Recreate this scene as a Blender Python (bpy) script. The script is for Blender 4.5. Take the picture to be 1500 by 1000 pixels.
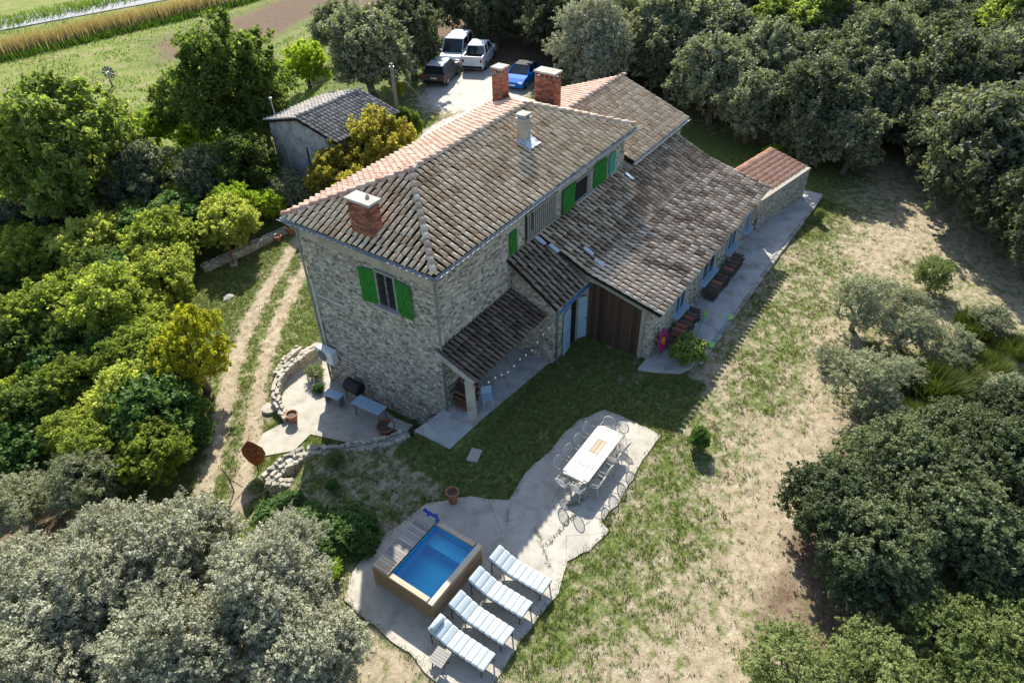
import bpy, math, random
import numpy as np
from mathutils import Matrix, Vector
random.seed(7); rng = np.random.default_rng(7)
for o in list(bpy.data.objects): bpy.data.objects.remove(o)
S = bpy.context.scene; COL = S.collection
# ------------------------------------------------------------------ camera, sky, sun, exposure
F, YAW, PITCH, ROLL = 1043.456, 0.61049, 0.68028, -0.02087
CAM = np.array([-14.961, -13.612, 19.967])
_d = np.array([math.cos(YAW)*math.cos(PITCH), math.sin(YAW)*math.cos(PITCH), -math.sin(PITCH)])
_r = np.array([math.sin(YAW), -math.cos(YAW), 0.]); _u = np.cross(_r, _d)
_c, _s = math.cos(ROLL), math.sin(ROLL)
RR = np.array([_c*_r+_s*_u, -_s*_r+_c*_u, _d])
cd = bpy.data.cameras.new('camera'); cam = bpy.data.objects.new('camera', cd); COL.objects.link(cam)
cd.sensor_width = 36; cd.lens = F/1500*36; cd.clip_end = 3000; cd.clip_start = .1
M = Matrix.Identity(4)
for i in range(3):
    M[i][0], M[i][1], M[i][2], M[i][3] = RR[0][i], RR[1][i], -RR[2][i], CAM[i]
cam.matrix_world = M; S.camera = cam
SUN = Vector((1.05, .87, 1.0)).normalized()
el = math.asin(SUN.z); az = math.atan2(SUN.x, SUN.y)
w = bpy.data.worlds.new('World'); S.world = w; w.use_nodes = True
nt = w.node_tree; bg = nt.nodes['Background']; sk = nt.nodes.new('ShaderNodeTexSky')
sk.sky_type = 'NISHITA'; sk.sun_disc = False; sk.sun_elevation = el; sk.sun_rotation = az
nt.links.new(sk.outputs[0], bg.inputs[0]); bg.inputs[1].default_value = .115
sl = bpy.data.lights.new('sun', 'SUN'); sl.energy = 5.0; sl.angle = math.radians(.55); sl.color = (1, .95, .86)
so = bpy.data.objects.new('sun', sl); COL.objects.link(so); so.rotation_euler = SUN.to_track_quat('Z', 'Y').to_euler()
so.location = (0, 0, 60)
S.view_settings.view_transform = 'Standard'; S.view_settings.look = 'None'
S.view_settings.exposure = 1.12; S.view_settings.gamma = 1; S.view_settings.use_curve_mapping = False
S.render.engine = 'CYCLES'
# ------------------------------------------------------------------ helpers
def ray(px, py): return RR.T @ np.array([(px-750)/F, -(py-500)/F, 1.])
def at(px, py, z=0.):
    d = ray(px, py); return CAM + d*(z-CAM[2])/d[2]
def atx(px, py, X):
    d = ray(px, py); return CAM + d*(X-CAM[0])/d[0]
def depth(p): return float(RR[2] @ (np.array(p)-CAM))
def ss(a, b, x):
    t = np.clip((x-a)/(b-a), 0, 1); return t*t*(3-2*t)
class MB:
    def __init__(s): s.v = []; s.f = []; s.t = []; s.tint = .5
    def add(s, vs, fs):
        n = len(s.v); s.v += [tuple(map(float, p)) for p in vs]; s.t += [s.tint]*len(vs)
        s.f += [tuple(n+i for i in f) for f in fs]; return s
    def box(s, c, d, rz=0, ax=None, bev=0):
        hx, hy, hz = d[0]/2, d[1]/2, d[2]/2
        P = [(x, y, z) for z in (-hz, hz) for x, y in ((-hx, -hy), (hx, -hy), (hx, hy), (-hx, hy))]
        R = ax if ax is not None else Matrix.Rotation(rz, 3, 'Z')
        P = [Vector(c)+R@Vector(p) for p in P]
        return s.add(P, [(3, 2, 1, 0), (4, 5, 6, 7), (0, 1, 5, 4), (1, 2, 6, 5), (2, 3, 7, 6), (3, 0, 4, 7)])
    def tube(s, pts, r, n=6, cap=True):
        pts = [Vector(p) for p in pts]; k = len(pts)
        rs = r if isinstance(r, (list, tuple)) else [r]*k
        V = []; pu = None
        for i in range(k):
            t = (pts[min(i+1, k-1)]-pts[max(i-1, 0)]).normalized()
            a = Vector((0, 0, 1)) if abs(t.z) < .9 else Vector((1, 0, 0))
            if pu is not None: a = pu
            v = t.cross(a).normalized(); u = v.cross(t); pu = u
            for j in range(n):
                an = 2*math.pi*j/n; V.append(pts[i]+(u*math.cos(an)+v*math.sin(an))*rs[i])
        Fs = [(i*n+j, i*n+(j+1) % n, (i+1)*n+(j+1) % n, (i+1)*n+j) for i in range(k-1) for j in range(n)]
        if cap: Fs += [tuple(range(n-1, -1, -1)), tuple((k-1)*n+j for j in range(n))]
        return s.add(V, Fs)
    def prism(s, poly, z0, z1):
        n = len(poly); g = lambda z, p: z(p[0], p[1]) if callable(z) else z
        V = [(p[0], p[1], g(z0, p)) for p in poly]+[(p[0], p[1], g(z1, p)) for p in poly]
        return s.add(V, [tuple(range(n-1, -1, -1)), tuple(range(n, 2*n))]+[(i, (i+1) % n, n+(i+1) % n, n+i) for i in range(n)])
    def lathe(s, c, prof, n=14):
        V = [(c[0]+r*math.cos(2*math.pi*j/n), c[1]+r*math.sin(2*math.pi*j/n), c[2]+z) for r, z in prof for j in range(n)]
        k = len(prof)
        return s.add(V, [(i*n+j, i*n+(j+1) % n, (i+1)*n+(j+1) % n, (i+1)*n+j) for i in range(k-1) for j in range(n)])
    def loft(s, secs, cap=True):
        n = len(secs[0]); V = [p for q in secs for p in q]
        Fs = [(i*n+j, i*n+(j+1) % n, (i+1)*n+(j+1) % n, (i+1)*n+j) for i in range(len(secs)-1) for j in range(n)]
        if cap: Fs += [tuple(range(n-1, -1, -1)), tuple((len(secs)-1)*n+j for j in range(n))]
        return s.add(V, Fs)
    def build(s, name, m, parent=None, smooth=False, bevel=0):
        me = bpy.data.meshes.new(name); me.from_pydata(s.v, [], s.f); me.validate()
        a = me.attributes.new('tint', 'FLOAT', 'POINT')
        if len(a.data) == len(s.t): a.data.foreach_set('value', s.t)
        if smooth: me.polygons.foreach_set('use_smooth', [True]*len(me.polygons))
        me.materials.append(m)
        o = bpy.data.objects.new(name, me); COL.objects.link(o); o.parent = parent
        if bevel:
            b = o.modifiers.new('bevel', 'BEVEL'); b.width = bevel; b.segments = 2; b.limit_method = 'ANGLE'
        return o
def fastmesh(name, V, Q, tint, m, nv=4, smooth=False):
    me = bpy.data.meshes.new(name); n = len(Q)
    me.vertices.add(len(V)); me.vertices.foreach_set('co', np.asarray(V, np.float32).ravel())
    me.loops.add(n*nv); me.loops.foreach_set('vertex_index', np.asarray(Q, np.int32).ravel())
    me.polygons.add(n); me.polygons.foreach_set('loop_start', np.arange(0, n*nv, nv, dtype=np.int32))
    me.update(calc_edges=True)
    a = me.attributes.new('tint', 'FLOAT', 'POINT'); a.data.foreach_set('value', np.asarray(tint, np.float32))
    if smooth: me.polygons.foreach_set('use_smooth', [True]*n)
    me.materials.append(m); return me
def link(name, me, parent=None):
    o = bpy.data.objects.new(name, me); COL.objects.link(o); o.parent = parent; return o
def tag(o, label=None, cat=None, group=None, kind=None):
    if label: o['label'] = label
    if cat: o['category'] = cat
    if group: o['group'] = group
    if kind: o['kind'] = kind
    return o
def empty(name, loc=(0, 0, 0), rz=0):
    o = bpy.data.objects.new(name, None); COL.objects.link(o); o.location = loc; o.rotation_euler.z = rz
    o.empty_display_size = .2; return o
def thing(name, label, cat, loc=(0, 0, 0), rz=0, group=None): return tag(empty(name, loc, rz), label, cat, group)
def copy_tree(o, parent=None):
    c = o.copy(); COL.objects.link(c); c.parent = parent
    for ch in list(o.children): copy_tree(ch, c)
    return c
# ------------------------------------------------------------------ materials
MATS = {}
def mat(name, ramp, rough=.8, scale=6., detail=5., tintw=0., bump=0., bscale=40., spec=.3, metal=0., obj=False, second=None, dist=0.):
    """ramp: list of (pos, rgb) driven by noise mixed with the per-piece tint attribute"""
    m = bpy.data.materials.new(name); m.use_nodes = True; N = m.node_tree; L = N.links; P = N.nodes['Principled BSDF']
    P.inputs['Roughness'].default_value = rough; P.inputs['Specular IOR Level'].default_value = spec; P.inputs['Metallic'].default_value = metal
    g = N.nodes.new('ShaderNodeTexCoord' if obj else 'ShaderNodeNewGeometry'); co = g.outputs['Object' if obj else 'Position']
    no = N.nodes.new('ShaderNodeTexNoise'); no.inputs['Scale'].default_value = scale; no.inputs['Detail'].default_value = detail
    no.inputs['Roughness'].default_value = .62; no.inputs['Distortion'].default_value = dist
    L.new(co, no.inputs['Vector']); fac = no.outputs['Fac']
    if tintw:
        a = N.nodes.new('ShaderNodeAttribute'); a.attribute_name = 'tint'
        mx = N.nodes.new('ShaderNodeMix'); mx.inputs[0].default_value = tintw
        L.new(fac, mx.inputs[2]); L.new(a.outputs['Fac'], mx.inputs[3]); fac = mx.outputs[0]
    cr = N.nodes.new('ShaderNodeValToRGB'); e = cr.color_ramp.elements
    while len(e) < len(ramp): e.new(.5)
    for k, (p, c) in zip(e, ramp): k.position = p; k.color = (*c, 1)
    L.new(fac, cr.inputs[0]); out = cr.outputs[0]
    if second:                                   # (scale, lo, hi, rgb): stains, lichen, dirt
        n2 = N.nodes.new('ShaderNodeTexNoise'); n2.inputs['Scale'].default_value = second[0]; n2.inputs['Detail'].default_value = 8; n2.inputs['Roughness'].default_value = .7
        L.new(co, n2.inputs['Vector']); mr = N.nodes.new('ShaderNodeMapRange'); mr.inputs[1].default_value = second[1]; mr.inputs[2].default_value = second[2]
        L.new(n2.outputs['Fac'], mr.inputs[0]); m2 = N.nodes.new('ShaderNodeMix'); m2.data_type = 'RGBA'
        L.new(mr.outputs[0], m2.inputs[0]); L.new(out, m2.inputs[6]); m2.inputs[7].default_value = (*second[3], 1); out = m2.outputs[2]
    L.new(out, P.inputs['Base Color'])
    if bump:
        nb = N.nodes.new('ShaderNodeTexNoise'); nb.inputs['Scale'].default_value = bscale; nb.inputs['Detail'].default_value = 6
        L.new(co, nb.inputs['Vector']); b = N.nodes.new('ShaderNodeBump'); b.inputs['Strength'].default_value = bump; b.inputs['Distance'].default_value = .03
        L.new(nb.outputs['Fac'], b.inputs['Height']); L.new(b.outputs[0], P.inputs['Normal'])
    MATS[name] = m; return m
def two(a, b): return [(.3, a), (.7, b)]
mat('stone', [(.15, (.16, .14, .115)), (.45, (.35, .315, .255)), (.7, (.50, .455, .375)), (.92, (.62, .58, .50))], .9, 3, tintw=.72, bump=.5, bscale=22, second=(.9, .58, .8, (.16, .15, .13)), spec=.08)
mat('mortar', two((.31, .28, .225), (.45, .41, .335)), .95, 2.2, bump=.7, bscale=25, second=(.7, .5, .75, (.15, .135, .11)), spec=.08)
mat('render_plaster', two((.33, .29, .23), (.44, .40, .33)), .95, 2.5, bump=.4, bscale=18, second=(1.2, .5, .75, (.2, .18, .15)))
mat('shed_plaster', two((.30, .30, .285), (.48, .475, .45)), .95, 1.8, bump=.4, bscale=18, second=(1.6, .48, .72, (.12, .12, .115)))
mat('old_tile', [(.08, (.21, .15, .10)), (.28, (.48, .34, .215)), (.48, (.66, .50, .335)), (.7, (.77, .63, .46)), (.93, (.66, .37, .2))], .88, 9, tintw=.5, bump=.35, bscale=45, second=(5, .58, .78, (.14, .12, .10)), spec=.08)
mat('barn_tile', [(.1, (.065, .05, .042)), (.32, (.25, .18, .13)), (.5, (.49, .375, .275)), (.7, (.72, .59, .46)), (.86, (.62, .38, .24)), (.96, (.66, .33, .16))], .9, 9, tintw=.5, bump=.35, bscale=45, second=(4, .56, .74, (.09, .075, .06)), spec=.06)
mat('dark_tile', [(.08, (.075, .06, .05)), (.35, (.17, .13, .10)), (.65, (.28, .22, .175)), (.92, (.40, .31, .24))], .92, 9, tintw=.55, bump=.35, bscale=45, second=(5, .5, .7, (.07, .062, .055)), spec=.08)
mat('porch_tile', [(.08, (.055, .045, .04)), (.4, (.115, .085, .068)), (.7, (.17, .125, .10)), (.92, (.25, .19, .15))], .92, 9, tintw=.6, bump=.35, bscale=45, second=(5, .52, .7, (.06, .055, .05)), spec=.08)
mat('pink_tile', [(.1, (.38, .22, .165)), (.5, (.55, .36, .28)), (.8, (.66, .48, .39)), (.95, (.68, .55, .47))], .85, 9, tintw=.6, bump=.2, bscale=45, second=(3, .6, .8, (.33, .22, .17)), spec=.08)
mat('annex_tile', [(.1, (.55, .29, .18)), (.6, (.72, .43, .28)), (.95, (.78, .55, .42))], .85, 9, tintw=.5, bump=.2, bscale=45, spec=.08)
mat('grey_tile', [(.1, (.2, .18, .16)), (.5, (.38, .35, .31)), (.9, (.52, .49, .45))], .9, 9, tintw=.6, bump=.3, bscale=45, spec=.08)
mat('channel', two((.012, .010, .009), (.035, .028, .022)), .95, 14, bump=.4, bscale=40, spec=.08)  # near-black: groove shade between the cover tiles is painted into this colour
mat('channel_pink', two((.19, .11, .085), (.30, .19, .15)), .95, 14, bump=.4)
mat('ridge_tile', [(.1, (.42, .30, .21)), (.5, (.60, .45, .33)), (.9, (.70, .60, .49))], .88, 8, tintw=.6, bump=.3, spec=.08)
mat('brick', [(.1, (.13, .06, .045)), (.5, (.30, .12, .075)), (.9, (.42, .19, .12))], .9, 7, tintw=.7, bump=.4, second=(3, .54, .72, (.09, .07, .06)), spec=.08)
mat('brick_mortar', two((.20, .17, .14), (.30, .26, .22)), .95, 9, bump=.4)
mat('concrete', two((.34, .32, .28), (.46, .44, .395)), .9, 1.3, bump=.25, bscale=30, second=(1.1, .5, .74, (.27, .25, .215)), dist=.6, spec=.08)
mat('concrete_pale', two((.36, .33, .275), (.46, .425, .36)), .92, 1.1, bump=.25, bscale=30, second=(1.7, .48, .74, (.26, .23, .185)), dist=.8, spec=.08)
mat('terrace', two((.36, .35, .325), (.50, .485, .45)), .9, .9, bump=.3, bscale=26, second=(1.4, .48, .72, (.205, .20, .185)), dist=.5, spec=.08)
mat('pale_stone', [(.1, (.22, .195, .155)), (.6, (.36, .33, .27)), (.95, (.48, .45, .385))], .92, 5, tintw=.6, bump=.5, second=(2, .58, .8, (.2, .18, .15)), spec=.08)
mat('zinc', two((.20, .225, .25), (.30, .33, .36)), .5, 5, metal=.55, spec=.5)
mat('white_metal', two((.43, .41, .37), (.54, .515, .47)), .5, 9, second=(6, .62, .8, (.5, .46, .4)))
mat('white_plastic', two((.60, .61, .61), (.70, .71, .71)), .5, 3, second=(3, .6, .8, (.42, .42, .4)))
mat('grey_plastic', two((.10, .105, .11), (.15, .155, .16)), .6, 5)
mat('green_paint', two((.012, .125, .014), (.02, .19, .022)), .75, 4, bump=.15, second=(7, .64, .8, (.03, .17, .03)))
mat('teal_paint', two((.04, .26, .19), (.06, .32, .24)), .6, 4)
mat('blue_paint', two((.26, .38, .48), (.34, .46, .55)), .65, 3, second=(3, .6, .8, (.2, .26, .3)))
mat('gutter_blue', two((.05, .17, .34), (.08, .23, .42)), .5, 3)
mat('brown_wood', two((.035, .021, .014), (.085, .05, .032)), .85, 5, tintw=.5, bump=.4)
mat('grey_wood', [(.1, (.16, .145, .13)), (.6, (.30, .28, .25)), (.95, (.40, .375, .34))], .88, 6, tintw=.6, bump=.3)
mat('pale_wood', [(.1, (.33, .245, .16)), (.6, (.47, .37, .26)), (.95, (.58, .48, .36))], .75, 6, tintw=.6, bump=.2)
mat('clad_wood', [(.1, (.20, .13, .075)), (.6, (.32, .22, .135)), (.95, (.43, .32, .215))], .8, 5, tintw=.6, bump=.25)
mat('dark_frame', two((.06, .045, .035), (.12, .09, .07)), .6, 9)
mat('cushion', two((.40, .455, .475), (.48, .535, .55)), .9, 3, tintw=.4, bump=.25, bscale=60)
mat('liner', two((.045, .60, .84), (.08, .70, .90)), .5, 1.5)
mat('terracotta', two((.26, .105, .05), (.40, .18, .095)), .88, 7, bump=.25, second=(5, .6, .8, (.35, .28, .22)))
mat('rust', two((.13, .04, .014), (.29, .095, .03)), .85, 6, bump=.5, second=(9, .55, .75, (.08, .03, .015)))
mat('black_metal', two((.015, .015, .016), (.03, .03, .03)), .5, 9)
mat('dark_void', two((.008, .008, .009), (.015, .014, .013)), .8, 9)
mat('bark', two((.065, .052, .04), (.16, .135, .11)), .95, 9, bump=.8, bscale=20)
mat('bark_pale', two((.16, .14, .115), (.30, .27, .23)), .95, 9, bump=.6, bscale=20)
mat('pole_wood', two((.17, .14, .11), (.29, .25, .20)), .9, 7, bump=.4)
mat('magenta', two((.30, .02, .10), (.42, .035, .15)), .55, 9)
mat('orange', two((.55, .20, .02), (.65, .28, .03)), .55, 9)
mat('lime_plastic', two((.20, .55, .05), (.30, .66, .08)), .4, 9)
mat('cyan_plastic', two((.05, .42, .46), (.08, .52, .55)), .4, 9)
mat('tarp', two((.34, .40, .47), (.48, .55, .62)), .55, 6, bump=.6, bscale=14)
mat('blue_fabric', two((.015, .035, .20), (.03, .06, .30)), .8, 9)
mat('asphalt', two((.25, .255, .265), (.30, .305, .31)), .9, 2, bump=.1)
mat('lamp_glass', two((.75, .73, .68), (.82, .8, .75)), .3, 3)
mat('tyre', two((.015, .015, .015), (.025, .025, .025)), .85, 9)
mat('rim', two((.35, .35, .36), (.45, .45, .46)), .35, 9, metal=.7)
mat('tail_red', two((.30, .012, .01), (.36, .018, .014)), .3, 9)
mat('head_glass', two((.60, .62, .64), (.66, .68, .7)), .15, 9)
mat('plate_white', two((.66, .66, .62), (.7, .7, .66)), .5, 9)
mat('rope', two((.4, .36, .28), (.5, .46, .38)), .9, 9)
mat('soil', two((.075, .055, .038), (.14, .105, .075)), .98, 8, bump=.6)
def paint(name, c, rough=.42):
    m = mat(name, two(tuple(.93*k for k in c), c), rough, 2, spec=.22); m.node_tree.nodes['Principled BSDF'].inputs['Coat Weight'].default_value = .05; return m
paint('car_grey', (.085, .08, .08)); paint('car_silver', (.6, .62, .63), .45); paint('car_white', (.74, .75, .76)); paint('car_pale', (.36, .46, .50)); paint('car_blue', (.012, .15, .52), .65); paint('car_black', (.018, .018, .02), .65)
for k in ('car_blue', 'car_black'): MATS[k].node_tree.nodes['Principled BSDF'].inputs['Specular IOR Level'].default_value = .06; MATS[k].node_tree.nodes['Principled BSDF'].inputs['Coat Weight'].default_value = 0
def glassy(name, c):
    m = mat(name, two(c, tuple(1.3*k for k in c)), .06, 1, spec=.6); return m
glassy('car_glass', (.016, .02, .026)); glassy('window_glass', (.022, .028, .034))
def water_mat():
    m = bpy.data.materials.new('pool_water'); m.use_nodes = True; N = m.node_tree; L = N.links
    for n in list(N.nodes):
        if n.type == 'BSDF_PRINCIPLED': N.nodes.remove(n)
    out = [n for n in N.nodes if n.type == 'OUTPUT_MATERIAL'][0]
    t = N.nodes.new('ShaderNodeBsdfTransparent'); t.inputs[0].default_value = (.70, .94, .995, 1)
    g = N.nodes.new('ShaderNodeBsdfGlossy'); g.inputs['Roughness'].default_value = .03
    fr = N.nodes.new('ShaderNodeFresnel'); fr.inputs[0].default_value = 1.33
    no = N.nodes.new('ShaderNodeTexNoise'); no.inputs['Scale'].default_value = 7; no.inputs['Detail'].default_value = 2
    geo = N.nodes.new('ShaderNodeNewGeometry'); L.new(geo.outputs['Position'], no.inputs['Vector'])
    b = N.nodes.new('ShaderNodeBump'); b.inputs['Strength'].default_value = .25; b.inputs['Distance'].default_value = .04; L.new(no.outputs['Fac'], b.inputs['Height'])
    L.new(b.outputs[0], g.inputs['Normal']); L.new(b.outputs[0], fr.inputs['Normal'])
    mx = N.nodes.new('ShaderNodeMixShader'); L.new(fr.outputs[0], mx.inputs[0]); L.new(t.outputs[0], mx.inputs[1]); L.new(g.outputs[0], mx.inputs[2]); L.new(mx.outputs[0], out.inputs[0])
    MATS['pool_water'] = m
water_mat()
def leaf(name, dark, mid, light, trans=.3, rough=.45, spec=.5, tscale=1.25, jit=.5):
    """leaf: tint attribute picks along a ramp, each tree shifts it a little; light passes through"""
    m = bpy.data.materials.new(name); m.use_nodes = True; N = m.node_tree; L = N.links; P = N.nodes['Principled BSDF']
    out = [n for n in N.nodes if n.type == 'OUTPUT_MATERIAL'][0]
    a = N.nodes.new('ShaderNodeAttribute'); a.attribute_name = 'tint'; oi = N.nodes.new('ShaderNodeObjectInfo')
    ma = N.nodes.new('ShaderNodeMath'); ma.operation = 'MULTIPLY_ADD'; ma.inputs[1].default_value = jit; ma.inputs[2].default_value = -jit/2
    L.new(oi.outputs['Random'], ma.inputs[0]); ad = N.nodes.new('ShaderNodeMath'); ad.use_clamp = True
    L.new(ma.outputs[0], ad.inputs[0]); L.new(a.outputs['Fac'], ad.inputs[1])
    cr = N.nodes.new('ShaderNodeValToRGB'); e = cr.color_ramp.elements; e.new(.5)
    for k, (p, c) in zip(e, ((0., dark), (.5, mid), (1., light))): k.position = p; k.color = (*c, 1)
    L.new(ad.outputs[0], cr.inputs[0]); L.new(cr.outputs[0], P.inputs['Base Color'])
    P.inputs['Roughness'].default_value = rough; P.inputs['Specular IOR Level'].default_value = spec
    tr = N.nodes.new('ShaderNodeBsdfTranslucent'); sc = N.nodes.new('ShaderNodeMix'); sc.data_type = 'RGBA'; sc.blend_type = 'MULTIPLY'; sc.inputs[0].default_value = 1
    sc.inputs[7].default_value = (tscale, tscale*1.08, tscale*.55, 1); L.new(cr.outputs[0], sc.inputs[6]); L.new(sc.outputs[2], tr.inputs[0])
    mx = N.nodes.new('ShaderNodeMixShader'); mx.inputs[0].default_value = trans
    L.new(P.outputs[0], mx.inputs[1]); L.new(tr.outputs[0], mx.inputs[2]); L.new(mx.outputs[0], out.inputs[0]); MATS[name] = m; return m
leaf('leaf_holm', (.055, .068, .034), (.135, .15, .085), (.31, .32, .21), .32, .62, .2, 1.4, .6)
leaf('leaf_pale', (.15, .155, .10), (.33, .33, .235), (.53, .52, .40), .22, .65, .18, 1.1, .25)
leaf('leaf_dark', (.04, .058, .024), (.095, .12, .055), (.21, .24, .125), .3, .6, .18, 1.4)
leaf('leaf_mid', (.07, .105, .022), (.145, .19, .045), (.29, .33, .10), .52, .65, .15, 1.5, .5)
leaf('leaf_light', (.12, .16, .03), (.26, .30, .06), (.46, .46, .14), .58, .65, .15, 1.6, .75)
leaf('leaf_brush', (.09, .13, .035), (.19, .235, .075), (.33, .36, .15), .38, .6, .2, 1.15, .4)
leaf('leaf_lime', (.17, .25, .02), (.30, .40, .03), (.42, .50, .06), .5, .65, .15)
leaf('leaf_yellow', (.21, .22, .018), (.40, .385, .03), (.54, .47, .045), .5, .65, .15)
leaf('leaf_walnut', (.17, .155, .028), (.32, .275, .055), (.46, .37, .08), .5, .65, .15, 1.5)
leaf('leaf_olive', (.14, .155, .085), (.28, .295, .18), (.44, .44, .31), .28, .65, .15, 1.1)
leaf('leaf_green', (.04, .09, .018), (.085, .165, .032), (.17, .26, .07), .42, .55, .25)
leaf('leaf_fig', (.10, .16, .03), (.21, .29, .06), (.38, .44, .16), .4, .5, .3)
leaf('leaf_broom', (.05, .07, .018), (.10, .125, .034), (.18, .20, .07), .3, .7, .15)
leaf('leaf_reed', (.30, .22, .11), (.48, .37, .20), (.60, .49, .31), .3, .7, .2, 1., .2)
leaf('leaf_grass', (.075, .105, .022), (.15, .175, .045), (.33, .29, .14), .3, .7, .2, 1.1, .0)
leaf('leaf_fieldgrass', (.06, .115, .016), (.11, .19, .026), (.2, .26, .06), .35, .7, .2, 1.1, .0)
def ground_mat():
    m = bpy.data.materials.new('ground'); m.use_nodes = True; N = m.node_tree; L = N.links; P = N.nodes['Principled BSDF']
    P.inputs['Roughness'].default_value = .97; P.inputs['Specular IOR Level'].default_value = .1
    geo = N.nodes.new('ShaderNodeNewGeometry'); at_ = N.nodes.new('ShaderNodeAttribute'); at_.attribute_name = 'zone'
    sp = N.nodes.new('ShaderNodeSeparateColor'); L.new(at_.outputs['Color'], sp.inputs[0])
    def noise(s, d=6, r=.65):
        n = N.nodes.new('ShaderNodeTexNoise'); n.inputs['Scale'].default_value = s; n.inputs['Detail'].default_value = d; n.inputs['Roughness'].default_value = r
        L.new(geo.outputs['Position'], n.inputs['Vector']); return n.outputs['Fac']
    def ramp(f, st):
        c = N.nodes.new('ShaderNodeValToRGB'); e = c.color_ramp.elements
        while len(e) < len(st): e.new(.5)
        for k, (p, q) in zip(e, st): k.position = p; k.color = (*q, 1)
        L.new(f, c.inputs[0]); return c.outputs[0]
    def mix(f, a, b):
        x = N.nodes.new('ShaderNodeMix'); x.data_type = 'RGBA'; L.new(f, x.inputs[0]); L.new(a, x.inputs[6]); L.new(b, x.inputs[7]); return x.outputs[2]
    def thr(z, n, lo=.42, hi=.58, amp=1.6):
        q = N.nodes.new('ShaderNodeMath'); q.operation = 'MULTIPLY_ADD'; q.inputs[1].default_value = amp; q.inputs[2].default_value = -.5*amp; L.new(n, q.inputs[0])
        p = N.nodes.new('ShaderNodeMath'); L.new(q.outputs[0], p.inputs[0]); L.new(z, p.inputs[1])
        r = N.nodes.new('ShaderNodeMapRange'); r.inputs[1].default_value = lo; r.inputs[2].default_value = hi; L.new(p.outputs[0], r.inputs[0]); return r.outputs[0]
    dry = ramp(noise(2.6, 14, .8), [(.26, (.12, .09, .055)), (.40, (.235, .185, .12)), (.52, (.345, .285, .195)), (.64, (.44, .38, .275)), (.78, (.54, .49, .385))])
    grass = ramp(noise(5., 10, .75), [(.3, (.035, .06, .014)), (.45, (.075, .105, .026)), (.58, (.14, .165, .045)), (.74, (.26, .25, .10))])
    litter = ramp(noise(6, 9, .75), [(.3, (.055, .038, .026)), (.5, (.135, .092, .062)), (.72, (.25, .18, .125))])
    grav = ramp(noise(2.2, 10, .72), [(.3, (.33, .30, .25)), (.5, (.47, .44, .385)), (.7, (.58, .55, .49))])
    field = ramp(noise(.5, 11, .74), [(.3, (.09, .135, .022)), (.43, (.135, .18, .035)), (.53, (.185, .205, .06)), (.62, (.25, .215, .11)), (.74, (.16, .12, .075))])
    c = mix(thr(sp.outputs[0], noise(2.0, 12, .78), .36, .66, 2.3), dry, grass)
    c = mix(thr(sp.outputs[1], noise(.9, 8, .7), .4, .65, 1.0), c, litter)
    c = mix(thr(sp.outputs[2], noise(1.6, 8, .7), .42, .6, .9), c, grav)
    c = mix(at_.outputs['Alpha'], c, field)
    L.new(c, P.inputs['Base Color'])
    b = N.nodes.new('ShaderNodeBump'); b.inputs['Strength'].default_value = .8; b.inputs['Distance'].default_value = .05; L.new(noise(14, 8, .75), b.inputs['Height']); L.new(b.outputs[0], P.inputs['Normal'])
    MATS['ground'] = m
ground_mat()
X = MATS
# ------------------------------------------------------------------ terrain
def polyd(x, y, pl, ws=None):
    """signed distance to a polyline (left positive) and interpolated width"""
    best = np.full(x.shape, 1e9); sg = np.zeros(x.shape); wd = np.zeros(x.shape)
    for i in range(len(pl)-1):
        a = np.array(pl[i]); b = np.array(pl[i+1]); d = b-a; q = (d@d)
        t = np.clip(((x-a[0])*d[0]+(y-a[1])*d[1])/q, 0, 1)
        ex = x-(a[0]+t*d[0]); ey = y-(a[1]+t*d[1]); r = np.hypot(ex, ey); k = r < best
        cr = d[0]*(y-a[1])-d[1]*(x-a[0])
        best = np.where(k, r, best); sg = np.where(k, np.sign(cr), sg)
        if ws is not None: wd = np.where(k, ws[i]+(ws[i+1]-ws[i])*t, wd)
    return best*sg, wd, best
PL = [(-80, -30), (-16, -2), (-9.5, 1.6), (-6.4, 3.1), (-4.4, 3.5), (-3.85, 2.75), (-2.9, 1.6), (-1.6, .72), (.5, .5), (24, 3), (90, 12)]
PW = [4, 3, 2, 1.3, .35, .14, .14, .14, .14, 1, 6]
PL2 = [(-80, 2), (-14, 8), (-8.6, 8.2), (-6.2, 9.6), (-4, 13), (0, 19), (4, 22), (10.5, 27.5), (22, 31), (40, 33), (120, 60)]
def smn(x, y): return np.sin(x*.31+1.3)*np.cos(y*.27+.4)*.5+np.sin(x*.13-y*.17)*.5
def T(x, y):
    x = np.asarray(x, float); y = np.asarray(y, float)
    d1, w1, _ = polyd(x, y, PL, PW); d2, _, _ = polyd(x, y, PL2)
    low = ss(-1, 1, d1/w1)*(-1.8+1.85*ss(5, 24, x))
    drop = -2.2*ss(.3, 7, d2)
    z = low+drop*(1-ss(45, 80, x)*.8)
    f = ss(28, 44, y-np.maximum(0, x-24)*1.15)
    z = z*(1-f)-4.*f
    return z+smn(x, y)*.05*ss(9, 16, np.hypot(x-4, y+1))
def Tz(x, y): return float(T(np.array([x]), np.array([y]))[0])
def onground(px, py, it=6):
    z = 0.
    for _ in range(it): p = at(px, py, z); z = Tz(p[0], p[1])
    return np.array([p[0], p[1], z])
TRACK = [at(*p, -1.8)[:2] for p in ((470, 330), (440, 375), (415, 415), (385, 470), (363, 540), (352, 600), (338, 670), (318, 745), (300, 790))]
BARE = [at(*p)[:2] for p in ((1330, 330), (1250, 420), (1190, 620), (1160, 720), (1120, 830), (1060, 920), (1000, 1010), (900, 1100))]
GREEN = [at(*p)[:2] for p in ((1180, 470), (1000, 690), (900, 790), (820, 880))]
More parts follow.
